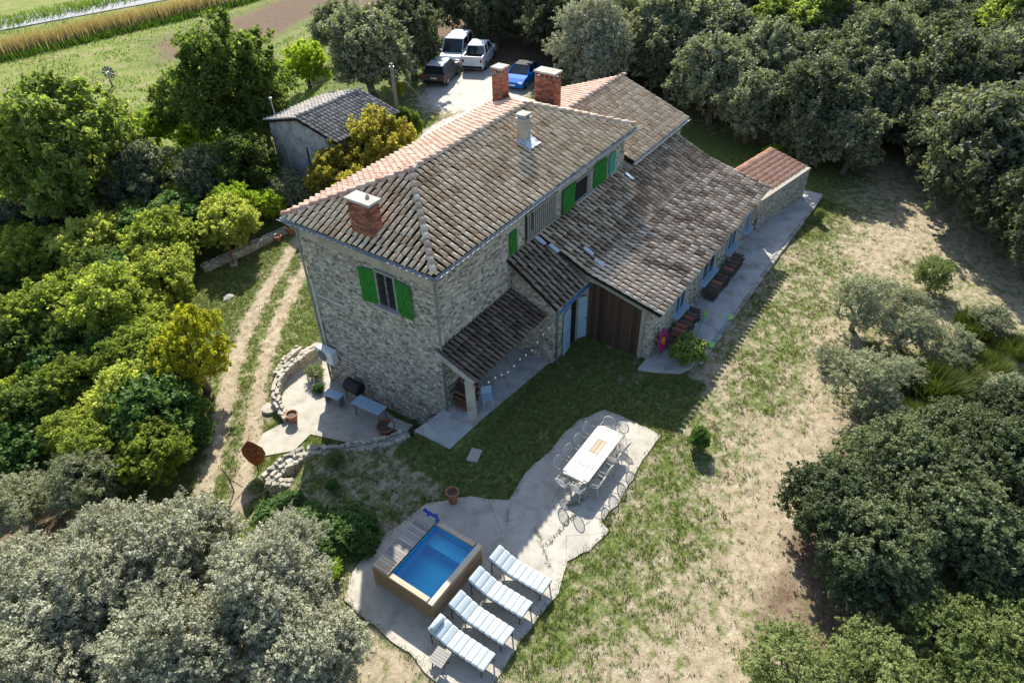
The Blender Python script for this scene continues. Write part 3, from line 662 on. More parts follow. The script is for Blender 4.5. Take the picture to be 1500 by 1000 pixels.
br.patch((7.04, -2.0, 3.56), (1, 0, 0), (0, 2.35, 1.06), 13.2, s2_, 'barn_tile', pitch=.3, sag=.03, tint=(0, .62))  # upper slope tinted darker, house shadow put into the tile colour
br.finish()
for px, py in ((812, 368), (862, 372), (878, 389), (792, 357), (922, 262)):
    d = ray(px, py); n_ = np.array([0, -.45, 1.]); p = CAM+d*((4.62-.45*.35*1)-(n_@CAM)+.0)/(n_@d)
    p = CAM+d*((4.62-.45*.35)-n_@CAM)/(n_@d); MB().box((p[0], p[1], p[2]+.16), (.2, .5, .03), ax=Matrix.Rotation(.42, 3, 'X')).build('patch_tile', X['tarp'], barn)
gutter(barn, (4.75, -2.16, 3.0), (7.3, -2.16, 3.0), 'gutter_blue', .08)
pipe(barn, [(5.05, -2.1, 2.95), (5.08, -1.88, 2.7), (5.08, -1.88, .02)], .04)
# ================================================================== REAR WING
wing = thing('rear_wing', 'stone wing with gabled tile roof joined to the back of the house', 'building')
b = MB()
gp = [(.12, 0), (.12, 4.75), (4.0, 6.2), (7.9, 4.75), (7.9, 0)]
V_ = [(x, y, z-.5 if z == 0 else z) for x in (14.8, 21.2) for y, z in gp]
b.add(V_, [(0, 1, 2, 3, 4), (9, 8, 7, 6, 5)]+[(i, 5+i, 5+(i+1) % 5, (i+1) % 5) for i in range(5)]); b.build('wall', X['mortar'], wing)
stones('wall_stones', wing, (14.8, .12, 3.6), (1, 0, 0), (0, 0, 1), 6.4, 1.1, None, n=(0, -1, 0))
wr = Roof(wing); sw = math.hypot(4.1, 1.5)
wr.patch((14.9, -.1, 4.9), (1, 0, 0), (0, 4.1, 1.5), 6.6, sw, 'old_tile', tint=(.05, .9))
wr.patch((21.5, 8.1, 4.9), (-1, 0, 0), (0, -4.1, 1.5), 8.2, sw, 'pink_tile', tint=(.3, 1), base='channel')
wr.ridge((14.9, 4.0, 6.43), (21.5, 4.0, 6.43)); wr.finish()
gutter(wing, (14.9, -.2, 4.87), (21.5, -.2, 4.87))
# ================================================================== ANNEX
ann = thing('annex', 'low stone outbuilding with orange tile roof past the barn end', 'outbuilding')
P0, P1 = Vector((20.25, -5.2, 0)), Vector((25.5, -6.2, 0)); du = (P1-P0).normalized(); dn = Vector((-du.y, du.x, 0)); LA = (P1-P0).length
b = MB(); q = [P0, P1, P1+dn*2.5, P0+dn*2.5]; b.prism([(p.x, p.y) for p in q], -.3, lambda x, y: 1.72); b.build('wall', X['mortar'], ann)
stones('wall_stones', ann, P0, du, (0, 0, 1), LA, 1.7, None, n=-dn, tint=(.2, .9))
ar = Roof(ann, 'channel_pink', .08); up = Vector((dn.x*2.3, dn.y*2.3, .42)); og = P0+du*1.4+Vector((0, 0, 1.84))+dn*.3
ar.patch(og, du, up, LA-1.3, up.length, 'annex_tile', pitch=.2, exp=.33); ar.finish()
b = MB(); cen = P0+du*(LA/2)+dn*.12+Vector((0, 0, 1.82)); b.box(cen, (LA, .34, .22), math.atan2(du.y, du.x)); b.build('parapet', X['pale_stone'], ann)
b = MB(); cen = P0+du*.85+dn*1.2+Vector((0, 0, 1.77)); b.box(cen, (1.0, 2.0, .1), math.atan2(du.y, du.x)); b.build('flat_slab', X['concrete_pale'], ann)
# ================================================================== PORCH
porch = thing('porch', 'open lean-to porch with dark tile roof on one white pillar', 'porch')
b = MB(); b.tube([(.28, -1.02, -.05), (.2, -1.02, 2.35)], [.2, .18], 12); b.build('pillar', X['concrete_pale'], porch, smooth=False)
pr = Roof(porch, thick=.1); sp_ = math.hypot(1.75, .68)
pr.patch((.02, -1.42, 2.42), (1, 0, 0), (0, 1.75, .68), 4.9, sp_, 'porch_tile', pitch=.24); pr.finish()
b = MB(); b.tube([(.12, -1.05, 2.42), (4.9, -1.05, 2.42)], .1, 6); b.build('beam', X['grey_wood'], porch)
b = MB()
for k in range(8):
    x = .12+k*.66; b.tube([(x, .3, 2.92), (x, -1.38, 2.29)], .045, 4)
b.build('rafters', X['brown_wood'], porch)
b = MB(); b.tube([(.0, .3, 3.1), (.0, -1.4, 2.44)], .09, 6); b.build('verge', X['render_plaster'], porch)
sw_ = thing('string_lights', 'string of small white bulbs hung along the porch eave', 'string lights', (0, 0, 0))
A_, B_ = Vector((.35, -1.5, 2.2)), Vector((4.95, -1.8, 2.4)); pts = []
for k in range(25):
    t = k/24; p = A_.lerp(B_, t); p.z -= .55*math.sin(math.pi*t)*(1-.3*math.sin(3*math.pi*t)**2); pts.append(p)
MB().tube(pts, .008, 4).build('wire', X['black_metal'], sw_)
for k in range(2, 24, 2): MB().lathe(pts[k]-Vector((0, 0, .07)), [(0, -.05), (.035, -.03), (.042, 0), (.025, .05), (0, .06)], 8).build('bulb', X['lamp_glass'], sw_)
# ------------------------------------------------------------------ paving
pv = MB(); pv.prism([(-1.36, .62), (-1.34, -1.12), (.55, -1.2), (4.9, -1.62), (4.98, -1.78), (5.0, .34), (.3, .34)], -.4, .015)
tag(pv.build('porch_floor', X['terrace']), kind='structure')
st = MB(); st.prism([(-1.34, -1.16), (-1.3, -1.34), (.6, -1.44), (2.3, -1.52), (2.28, -1.34), (.55, -1.24)], -.3, -.05); tag(st.build('porch_step', X['terrace']), kind='structure')
tpoly = [(6.55, -5.0), (6.75, -5.6), (7.25, -6.55), (7.8, -6.85), (9.1, -6.9), (14, -6.95), (18, -6.92), (21, -6.95), (26.4, -7.1), (26.4, -6.1), (20.3, -5.0)]
tr = MB(); tr.prism(tpoly, -.3, .13); tro = tag(tr.build('terrace', X['terrace'], bevel=.02), kind='structure')
b = MB()
for k in range(30):
    x = 8.6+k*.6; b.tint = random.random(); b.box((x, -6.99-random.uniform(0, .05)-(.006*max(0, x-18)), -.02), (.56, .22, .26+random.uniform(-.03, .03)))
    if x > 25.8: break
tag(b.build('edge_stones', X['pale_stone'], tro, bevel=.03), kind='stuff')
# pool patio: cracked concrete in pieces
def ring(pts): return [tuple(at(*p)[:2]) if len(p) == 2 and abs(p[0]) > 60 else p for p in pts]
pat = [tuple(float(c) for c in at(*p)[:2]) for p in ((885, 600), (915, 612), (968, 638), (948, 665), (925, 703), (905, 738), (880, 765), (893, 778), (862, 806), (832, 822), (818, 868), (782, 912), (742, 972), (700, 1035), (648, 1010), (600, 958), (548, 918), (505, 880), (512, 845), (545, 800), (590, 765), (625, 738), (650, 733), (690, 727), (716, 733), (746, 731), (757, 712), (772, 690), (802, 664), (822, 640), (848, 616))]
def clip(poly, n, c):
    out = []
    for i in range(len(poly)):
        a_, b_ = poly[i], poly[(i+1) % len(poly)]; da = a_[0]*n[0]+a_[1]*n[1]-c; db = b_[0]*n[0]+b_[1]*n[1]-c
        if da <= 0: out.append(a_)
        if da*db < 0: t = da/(da-db); out.append((a_[0]+t*(b_[0]-a_[0]), a_[1]+t*(b_[1]-a_[1])))
    return out
fine = []
for i in range(len(pat)):
    a_, b_ = Vector(pat[i]), Vector(pat[(i+1) % len(pat)]); k = max(1, int((b_-a_).length/.22))
    for j in range(k):
        p = a_.lerp(b_, j/k); fine.append((p.x+random.uniform(-.03, .03), p.y+random.uniform(-.03, .03)))
patio = MB(); patio.prism([(p[0]*.994-.01, p[1]*.994-.03) for p in fine], -.2, .005); pato = tag(patio.build('patio', X['soil']), kind='structure')
seeds = [(2.4, -6.0), (-1.9, -4.5), (-1.5, -6.9), (-3.4, -3.4), (-3.0, -6.4), (-2.3, -7.6), (-5.9, -6.4), (-7.0, -3.4)]
for i, s_ in enumerate(seeds):
    pl = fine
    for j, q in enumerate(seeds):
        if i == j: continue
        n_ = (q[0]-s_[0], q[1]-s_[1]); l = math.hypot(*n_); n_ = (n_[0]/l, n_[1]/l); c = (n_[0]*(q[0]+s_[0])+n_[1]*(q[1]+s_[1]))/2-.004
        pl = clip(pl, n_, c)
        if len(pl) < 3: break
    if len(pl) < 3: continue
    dense = []
    for k in range(len(pl)):
        a_, b_ = Vector(pl[k]), Vector(pl[(k+1) % len(pl)]); m_ = max(1, int((b_-a_).length/.25))
        for j in range(m_):
            p = a_.lerp(b_, j/m_); h = math.sin(p.x*9.1+p.y*3.3)*.012+math.sin(p.x*2.1-p.y*3.7)*.012; dense.append((p.x+h, p.y+h*.8))
    MB().prism(dense, -.15, .034+random.uniform(0, .007)).build('slab', X['concrete_pale'], pato)
# sunken court slabs
court = [at(*p, -1.78)[:2] for p in ((600, 630), (585, 640), (520, 650), (455, 636), (430, 660), (385, 668), (375, 655), (385, 635), (430, 612), (412, 590), (412, 560), (435, 530), (465, 512), (490, 540), (545, 585))]
court = [(float(p[0]), float(p[1])) for p in court]
cb = MB(); cb.prism(court, -2.1, -1.765); cto = tag(cb.build('sunken_court', X['concrete_pale']), kind='structure')
# ------------------------------------------------------------------ retaining walls of dry stone
def dry_wall(name, label, pts, wd, zt, zb, m='pale_stone', cat='wall', ssz=(.14, .32)):
    """pts xy path, zt/zb callables or lists of top/bottom heights"""
    o = thing(name, label, cat); b = MB(); c = MB()
    for i in range(len(pts)-1):
        a_, b_ = Vector(pts[i]), Vector(pts[i+1]); d = (b_-a_); l = d.length; d.normalize(); n_ = Vector((-d.y, d.x)); an = math.atan2(d.y, d.x)
        za, ze = zt[i], zt[i+1]; ba, be = zb[i], zb[i+1]
        P = [a_-n_*wd*.42, b_-n_*wd*.42, b_+n_*wd*.42, a_+n_*wd*.42]; h1 = [za, ze, ze, za]; h0 = [ba, be, be, ba]
        c.add([(p.x, p.y, h) for p, h in zip(P, h0)]+[(p.x, p.y, h-.06) for p, h in zip(P, h1)], [(3, 2, 1, 0), (4, 5, 6, 7), (0, 1, 5, 4), (1, 2, 6, 5), (2, 3, 7, 6), (3, 0, 4, 7)])
        s_ = 0
        while s_ < l:
            k = random.uniform(*ssz)
            for row, off in enumerate(np.linspace(-wd*.36, wd*.36, max(2, int(wd/.17)))):
                t = min(1, (s_+k*random.uniform(.2, .8))/l); p = a_+d*(t*l)+n_*off; b.tint = random.random(); zz = za+(ze-za)*t
                b.box((p.x, p.y, zz-.03+random.uniform(-.03, .03)), (k*.95, random.uniform(.12, .2), random.uniform(.09, .17)), an+random.uniform(-.7, .7))
            for side in (-1, 1):
                z = ba+(be-ba)*s_/l
                while z < za+(ze-za)*s_/l-.08:
                    h = random.uniform(.1, .19); kk = k*random.uniform(.8, 1.05); p = a_+d*min(l, s_+k/2)+n_*side*wd*.45; b.tint = random.random()
                    b.box((p.x, p.y, z+h/2), (kk, random.uniform(.1, .17), h*.93), an+random.uniform(-.1, .1)); z += h
            s_ += k
    c.build('core', X['mortar'], o); tag(b.build('stones', X[m], o, bevel=.018), kind='stuff'); return o
dry_wall('stone_wall', 'curving dry-stone retaining wall between sunken court and lawn', [(-1.55, .72), (-2.45, 1.2), (-3.2, 1.95), (-3.8, 2.8), (-4.15, 3.6)], .5, [.05, .02, -.05, -.2, -.35], [-1.9]*5)
dry_wall('stone_wall', 'sunlit low stone wall sloping down beside the rusty leaf sculpture', [(-4.2, 3.75), (-4.9, 4.15), (-5.75, 4.35)], .62, [-.42, -.7, -.95], [-2.0]*3)
dry_wall('stone_wall', 'short stone kerb wall above the dark green bank shrubs', [(-5.75, 4.2), (-5.45, 3.2), (-4.85, 2.1), (-4.5, 1.5)], .3, [-.95, -.7, -.4, -.28], [-2, -1.6, -1.0, -.6])
cw = [at(*p, -1.45)[:2] for p in ((468, 508), (450, 520), (425, 538), (409, 555), (403, 575), (407, 592), (418, 606))]
dry_wall('stone_wall', 'curved rendered low wall wrapping the sunlit round court', [(float(p[0]), float(p[1])) for p in cw], .24, [-1.25, -1.25, -1.28, -1.32, -1.36, -1.45, -1.6], [-2.]*7, m='render_plaster', ssz=(.2, .4))
cw2 = [at(*p, -1.7)[:2] for p in ((440, 512), (420, 530), (407, 548))]
dry_wall('stone_wall', 'narrow outer kerb beside the dirt drive and curved wall', [(float(p[0]), float(p[1])) for p in cw2], .22, [-1.5, -1.5, -1.55], [-2.]*3)
kw = [at(*p, -1.7)[:2] for p in ((425, 338), (395, 352), (345, 375), (300, 395))]
dry_wall('stone_wall', 'low stone edging wall along the far side of the drive', [(float(p[0]), float(p[1])) for p in kw], .35, [-1.4]*4, [-2.2]*4)
# ================================================================== POOL
pool = thing('plunge_pool', 'small raised plunge pool clad in wood boards with blue water', 'pool', (-5.85, -3.85, .035))
PX, PY, PH = 2.44, 2.4, .9
b = MB(); b.box((0, 0, PH/2-.02), (PX-.08, PY-.08, PH-.06))
# shell as four walls and a floor
pool_in = (-PX/2+.16, PX/2-.16, -PY/2+.16, PY/2-.66)
x0, x1, y0, y1 = pool_in
b = MB(); hz = PH-.07
b.box(((-PX/2+.04+x0)/2, 0, hz/2), (x0+PX/2-.04, PY-.08, hz)); b.box(((PX/2-.04+x1)/2, 0, hz/2), (PX/2-.04-x1, PY-.08, hz))
b.box(((x0+x1)/2, (-PY/2+.04+y0)/2, hz/2), (x1-x0, y0+PY/2-.04, hz)); b.box(((x0+x1)/2, (PY/2-.04+y1)/2, hz/2), (x1-x0, PY/2-.04-y1, hz))
b.build('shell', X['clad_wood'], pool)
b = MB(); t_ = .012
b.add([(x0+t_, y0+t_, .05), (x1-t_, y0+t_, .05), (x1-t_, y1-t_, .05), (x0+t_, y1-t_, .05), (x0+t_, y0+t_, hz), (x1-t_, y0+t_, hz), (x1-t_, y1-t_, hz), (x0+t_, y1-t_, hz)], [(0, 1, 2, 3), (0, 4, 5, 1), (1, 5, 6, 2), (2, 6, 7, 3), (3, 7, 4, 0)])
b.build('liner', X['liner'], pool)
MB().box((x1-.28, (y0+y1)/2, .26), (.5, y1-y0-.04, .44)).build('step', X['liner'], pool)
b = MB(); n_ = 2; b.add([(x0+.014, y0+.014, .80), (x1-.014, y0+.014, .80), (x1-.014, y1-.014, .80), (x0+.014, y1-.014, .80)], [(0, 1, 2, 3)]); b.build('water', X['pool_water'], pool)
for r in range(7):
    for s_ in (-1, 1):
        for (d, c) in (((PX+.0, .03, .112), (0, s_*(PY/2-.015), .065+r*.12)), ((.03, PY-.062, .112), (s_*(PX/2-.015), 0, .065+r*.12))):
            b = MB(); b.tint = random.random(); b.box(c, d); b.build('board', X['clad_wood'], pool)
for (d, c) in (((PX+.04, .17, .05), (0, -PY/2+.075, PH-.035)), ((.17, PY-.23, .05), (-PX/2+.075, .095, PH-.035)), ((.17, PY-.23, .05), (PX/2-.075, .095, PH-.035))):
    b = MB(); b.tint = random.uniform(.5, 1); b.box(c, d); b.build('coping', X['pale_wood'], pool, bevel=.006)
cov = empty('slatted_cover'); cov.parent = pool
for k in range(21):
    b = MB(); b.tint = random.random(); b.box((-PX/2+.06+k*.116, y1+.30, PH+.03), (.106, .62, .03)); b.build('slat', X['grey_wood'] if k > 3 else X['pale_wood'], cov)
b = MB(); b.tube([(-PX/2, y1-.01, PH+.02), (PX/2, y1-.01, PH+.02)], .014, 6); b.build('rail', X['black_metal'], cov)
b = MB()
for k in range(9): b.box((1.22+random.uniform(-.03, .1), .55+k*.075, PH+random.uniform(-.02, .04)), (random.uniform(.12, .24), .12, .05), random.uniform(-.4, .4))
b2 = b.build('folded_sheet', X['blue_fabric'], bevel=.02); b2.location = (-5.85, -3.85, .035); tag(b2, 'crumpled dark blue cover sheet on the pool rim', 'sheet')
# ================================================================== LOUNGERS
def lounger():
    r = thing('sun_lounger', 'sun lounger with pale blue cushion and dark frame beside the plunge pool', 'sun lounger', group='sun loungers beside the pool')
    Wd = .62; prof = [(0, .66), (.62, .40), (.75, .375), (1.95, .375)]
    zf = lambda y: float(np.interp(y, [p[0] for p in prof], [p[1] for p in prof]))
    for s_ in (-1, 1):
        MB().tube([(s_*.29, -y, z-.03) for y, z in prof], .024, 6).build('side_rail', X['dark_frame'], r)
        for y in (.1, 1.88): MB().tube([(s_*.29, -y, 0), (s_*.29, -y, zf(y)-.03)], .022, 6).build('leg', X['dark_frame'], r)
    for y in (.1, 1.93): MB().tube([(-.29, -y, zf(y)-.05), (.29, -y, zf(y)-.05)], .02, 6).build('crossbar', X['dark_frame'], r)
    b = MB()
    for k in range(14): y = .07+k*.14; b.box((0, -y, zf(y)-.015), (.54, .07, .014), ax=Matrix.Rotation(math.atan2(zf(y-.03)-zf(y+.03), .06), 3, 'X'))
    b.build('slats', X['grey_wood'], r)
    k = 9; L_ = 1.97/k
    for i in range(k):
        b = MB(); b.tint = random.random(); ya, yb = i*L_+.006, (i+1)*L_-.006; secs = []
        for j in range(5):
            t = j/4; y = ya+(yb-ya)*t; bul = .07+.014*math.sin(math.pi*t)**.6; e = .012 if j in (0, 4) else 0
            z0_ = zf(y)+.006; xs = [-.31+e, -.3, .3, .31-e]
            secs.append([(-.31+e, -y, z0_), (.31-e, -y, z0_), (.315-e, -y, z0_+bul*.55), (.27, -y, z0_+bul), (-.27, -y, z0_+bul), (-.315+e, -y, z0_+bul*.55)])
        b.loft([q[::-1] for q in secs]); b.build('cushion', X['cushion'], r, smooth=False, bevel=.008)
    return r
lo = lounger()
for i, (x, y, rz, lb) in enumerate(((-4.48, -5.42, .01, 'sun lounger with pale blue cushion, nearest the dining table'), (-5.44, -5.34, 0, 'pale blue sun lounger, second from the dining table end of its row'),
                                    (-6.42, -5.35, -.01, 'pale blue sun lounger, second from the slatted side table'), (-7.36, -5.33, .0, 'sun lounger with pale blue cushion, beside the slatted side table'))):
    o = lo if i == 0 else copy_tree(lo); o.location = (x, y, .04); o.rotation_euler.z = rz; o['label'] = lb
pil = MB(); pil.loft([[(-.26+t*.52, .1*math.cos(a_)*s_, .05*math.sin(a_)*s_) for a_ in [2*math.pi*k/8 for k in range(8)]] for t, s_ in ((0, .5), (.08, .95), (.5, 1), (.92, .95), (1, .5))])
po = pil.build('headrest_roll', X['cushion'], smooth=True); po.location = (-7.36, -5.45, .04+.75); po.rotation_euler = (.4, 0, 0); tag(po, 'pale blue headrest roll on the lounger by the side table', 'cushion')
st = thing('side_table', 'small folding side table with slatted grey wooden top', 'table', (-8.02, -6.05, .04), .05)
for k in range(6): MB().box((-.21+k*.084, 0, .48), (.074, .46, .02)).build('slat', X['grey_wood'], st)
for s_ in (-1, 1):
    MB().tube([(-.2, s_*.18, 0), (.2, s_*.18, .46)], .016, 5).build('leg', X['dark_frame'], st); MB().tube([(.2, s_*.15, 0), (-.2, s_*.15, .46)], .016, 5).build('leg', X['dark_frame'], st)
# ================================================================== TABLE AND CHAIRS
tb = thing('dining_table', 'long white garden dining table with rounded corners on concrete patio', 'table', (.83, -6.02, .04))
TL, TW = 2.78, 1.02
for k in range(4):
    for j in range(6):
        b = MB(); b.tint = random.random(); x0_ = -TL/2+k*TL/4; w_ = TW/6; yc_ = -TW/2+(j+.5)*w_; xa, xb = x0_+.008, x0_+TL/4-.008
        cut = .1 if j in (0, 5) else .0
        if k == 0 and cut: xa += cut
        if k == 3 and cut: xb -= cut
        b.box(((xa+xb)/2, yc_, .735), (xb-xa, w_-.012, .028)); b.build('board', X['white_metal'] if (k != 2 or j not in (2, 3)) else X['pale_wood'], tb, bevel=.006)
b = MB(); out = [(TL/2-.1, -TW/2), (TL/2, -TW/2+.1), (TL/2, TW/2-.1), (TL/2-.1, TW/2), (-TL/2+.1, TW/2), (-TL/2, TW/2-.1), (-TL/2, -TW/2+.1), (-TL/2+.1, -TW/2)]
b.prism([(p[0]*.992, p[1]*.985) for p in out], .685, .719); b.build('apron', X['white_metal'], tb)
for sx in (-1, 1):
    for sy in (-1, 1): MB().tube([(sx*1.15, sy*.36, 0), (sx*1.1, sy*.36, .7)], [.022, .03], 8).build('leg', X['white_metal'], tb)
def chair():
    r = thing('garden_chair', 'white wire garden chair with round back at the long white table', 'chair', group='wire chairs around the long white table')
    def ringpts(c, rx, ry, ax, n=16):
        return [Vector(c)+Vector(ax[0])*(rx*math.cos(2*math.pi*k/n))+Vector(ax[1])*(ry*math.sin(2*math.pi*k/n)) for k in range(n+1)]
    b = MB(); b.tube(ringpts((0, 0, .45), .21, .21, ((1, 0, 0), (0, 1, 0))), .012, 5)
    for k in range(-5, 6):
        c = k*.036; h = math.sqrt(max(0, .21**2-c*c)); b.tube([(-h, c, .45), (h, c, .45)], .006, 4); 
        b.tube([(c, -h, .452), (c, h, .452)], .006, 4)
    b.build('seat', X['white_metal'], r)
    b = MB(); tl = Vector((0, -.28, .96)).normalized(); c = Vector((0, -.245, .68)); b.tube(ringpts(c, .235, .22, ((1, 0, 0), tl)), .018, 5)
    for k in range(-4, 5):
        q = k*.05; h = math.sqrt(max(0, 1-(q/.235)**2))*.22; b.tube([c+Vector((q, 0, 0))-tl*h, c+Vector((q, 0, 0))+tl*h], .005, 4)
    for k in range(-3, 4):
        q = k*.056; h = math.sqrt(max(0, 1-(q/.22)**2))*.235; b.tube([c+tl*q-Vector((h, 0, 0)), c+tl*q+Vector((h, 0, 0))], .005, 4)
    b.build('backrest', X['white_metal'], r)
    for sx in (-1, 1):
        MB().tube([(sx*.15, .14, .45), (sx*.2, .2, 0)], .012, 5).build('leg', X['white_metal'], r); MB().tube([(sx*.15, -.16, .45), (sx*.2, -.24, 0)], .012, 5).build('leg', X['white_metal'], r)
        MB().tube([(sx*.21, -.21, .66), (sx*.25, .02, .66), (sx*.2, .1, .46)], .011, 5).build('arm', X['white_metal'], r)
    return r
ch = chair(); spots = [(.83-1.0+k*.66, -6.02+.62, math.pi) for k in range(4)]+[(.83-1.0+k*.66, -6.02-.62, 0) for k in range(4)]+[(.83+1.52, -5.8, math.pi/2), (.83+1.52, -6.28, math.pi/2), (.83-1.52, -5.75, -math.pi/2), (.83-1.5, -6.28, -math.pi/2)]
for i, (x, y, rz) in enumerate(spots):
    o = ch if i == 0 else copy_tree(ch); o.location = (x+random.uniform(-.03, .03), y+random.uniform(-.04, .04), .04); o.rotation_euler.z = rz+random.uniform(-.14, .14)
# ================================================================== POTS AND SMALL THINGS
def pot(loc, r, h, label, name='terracotta_pot', plant=None, group=None):
    o = thing(name, label, 'pot', loc, 0, group)
    MB().lathe((0, 0, 0), [(0, .01), (r*.7, 0), (r*.98, h*.86), (r*1.1, h*.86), (r*1.1, h), (r*.92, h), (r*.88, h*.8)], 16).build('body', X['terracotta'], o, smooth=False)
    MB().lathe((0, 0, 0), [(r*.9, h*.82), (0, h*.84)], 16).build('soil', X['soil'], o)
    return o
p = at(664, 735); pot((p[0], p[1], .03), .21, .55, 'tall terracotta pot standing alone on the shaded patio edge')
p = at(430, 616, -1.77); pot((p[0], p[1], -1.765), .24, .42, 'terracotta pot in the sun on the round court')
p = at(566, 632, -1.77); pot((p[0], p[1], -1.765), .38, .35, 'wide shallow terracotta pot in the shaded court corner')
for q, r, h, lb in (((392, 352), .22, .34, 'small terracotta pot on the low edging wall'), ((412, 341), .3, .48, 'large terracotta pot by the house end of the edging wall')):
    p = onground(*q); pot((p[0]+.3, p[1]-.6, Tz(p[0]+.3, p[1]-.6)), r, h, lb)
hs = MB(); hs.box((0, 0, .05), (.62, .42, .1)); o = hs.build('stone_slab', X['stone'], bevel=.02); p = at(695, 668); o.location = (p[0], p[1], Tz(p[0], p[1])); o.rotation_euler.z = .3; tag(o, 'grey rectangular stone slab lying on the shaded lawn', 'slab')
# court furniture
bt = thing('potting_table', 'grey wooden potting table against the house wall in the court', 'table', (-.55, 3.95, -1.765), .05)
for k in range(4): MB().box((-.3+k*.15+.08, 0, .72), (.142, 1.5, .035)).build('plank', X['blue_paint'], bt)
for sx in (-.2, .25):
    for sy in (-.65, .65): MB().box((sx, sy, .35), (.06, .06, .7)).build('leg', X['grey_wood'], bt)
bn = thing('garden_bench', 'small pale bench table beside potted plants under the air conditioner', 'bench', (-.75, 5.9, -1.765), .15)
MB().box((0, 0, .5), (.42, .85, .04)).build('seat', X['blue_paint'], bn)
for sy in (-.36, .36): MB().box((0, sy, .24), (.36, .05, .48)).build('leg', X['grey_wood'], bn)
bc = thing('barbecue', 'dark barrel barbecue on legs against the house wall in the court', 'barbecue', (-.1, 5.25, -1.765), .0)
b = MB(); b.loft([[(.3*math.cos(a_)*s_, y, .8+.3*math.sin(a_)*s_) for a_ in [2*math.pi*k/12 for k in range(12)]] for y, s_ in ((-.42, .85), (-.38, 1), (.38, 1), (.42, .85))]); b.build('drum', X['black_metal'], bc, smooth=False)
for sx in (-.2, .2):
    for sy in (-.34, .34): MB().tube([(sx, sy, 0), (sx*.8, sy, .62)], .02, 5).build('leg', X['black_metal'], bc)
bl = MB(); bl.box((0, 0, .17), (.55, .95, .34)); o = bl.build('stone_trough', X['concrete'], bevel=.03); o.location = (-.45, 2.35, -1.765); o.rotation_euler.z = .1; tag(o, 'low pale concrete trough at the dark end of the court', 'trough')
p = at(395, 597, -1.7); b = MB(); b.lathe((0, 0, 0), [(0, 0), (.36, 0), (.34, .16), (0, .18)], 12); o = b.build('millstone', X['stone']); o.location = (p[0], p[1], Tz(p[0], p[1])-.03); tag(o, 'flat round stone lying outside the curved court wall', 'stone')
# porch furniture
pc = thing('porch_chair', 'pale plastic chair under the porch eave', 'chair', (1.35, -.95, .015), 2.4)
MB().box((0, 0, .44), (.44, .42, .03)).build('seat', X['blue_paint'], pc); MB().box((0, -.2, .68), (.42, .03, .4)).build('backrest', X['blue_paint'], pc)
for sx in (-.19, .19):
    for sy in (-.18, .18): MB().tube([(sx, sy, 0), (sx*.9, sy*.9, .43)], .017, 5).build('leg', X['white_metal'], pc)
wp = thing('firewood_stack', 'stack of split firewood logs under the porch roof', 'firewood', (.95, -.2, .015))
for r_ in range(7):
    for k in range(6):
        rr_ = random.uniform(.06, .085); b = MB(); b.tint = random.random(); z = .08+r_*.145; x = -.35+k*.15+(.07 if r_ % 2 else 0)
        b.tube([(x, -.25, z), (x+random.uniform(-.02, .02), .3, z)], rr_, 6); b.build('log', X['brick'] if random.random() < .3 else X['brown_wood'], wp)
# tile stacks along the barn
def stack(x0, n, label):
    o = thing('tile_stack', label, 'roof tiles', (x0, -5.62, .13))
    for k in range(n):
        for r_ in range(4):
            b = MB(); b.tint = random.uniform(.1, .8); cx = k*.36+random.uniform(-.02, .02); L_ = .5
            for (yy, rr_) in ((0, 1),):
                an = [math.pi*q/5 for q in range(6)]; y_ = -.25+random.uniform(-.05, .05); z = r_*.15+random.uniform(0, .02)
                V_ = [(cx+.15*math.cos(t), y, z+.13*math.sin(t)) for y in (y_, y_+L_) for t in an]+[(cx+.12*math.cos(t), y, z+.1*math.sin(t)) for y in (y_, y_+L_) for t in an]
                fs = []
                for q in range(5): fs += [(q, q+1, 7+q, 6+q), (12+q, 18+q, 19+q, 13+q), (q, 12+q, 13+q, q+1), (6+q, 7+q, 19+q, 18+q)]
                b.add(V_, fs)
            b.build('tile', X['porch_tile'] if (r_ < 3 or random.random() < .7) else X['brick'], o)
    return o
stack(8.5, 8, 'row of stacked old roof tiles against the barn wall by the flower spinner'); stack(12.9, 11, 'longer row of stacked old roof tiles below the barn windows')
# flower spinner
fl = thing('flower_spinner', 'pink metal flower ornament with orange centre leaning on the barn wall', 'ornament', (7.95, -5.42, .13))
Rf = Matrix.Translation((0, 0, .72))@Matrix.Rotation(math.radians(78), 4, 'X')
for k in range(12):
    a_ = 2*math.pi*k/12; b = MB(); c_, s_ = math.cos(a_), math.sin(a_)
    pr_ = [(.1, -.04, 0), (.3, -.1, .03), (.5, -.06, .01), (.56, 0, 0), (.5, .06, .01), (.3, .1, .03), (.1, .04, 0)]
    P = [(c_*x-s_*y, s_*x+c_*y, z) for x, y, z in pr_]; P2 = [(x, y, z-.012) for x, y, z in P]
    b.add(P+P2, [tuple(range(7)), tuple(range(13, 6, -1))]+[(i, 7+i, 7+(i+1) % 7, (i+1) % 7) for i in range(7)]); o = b.build('petal', X['magenta'], fl); o.matrix_basis = Rf
b = MB(); b.lathe((0, 0, 0), [(.17, -.01), (.17, .03), (.1, .06), (0, .07)], 14); o = b.build('disc', X['orange'], fl); o.matrix_basis = Rf
MB().tube([(0, .06, 0), (0, .03, .72)], .015, 5).build('stem', X['black_metal'], fl)
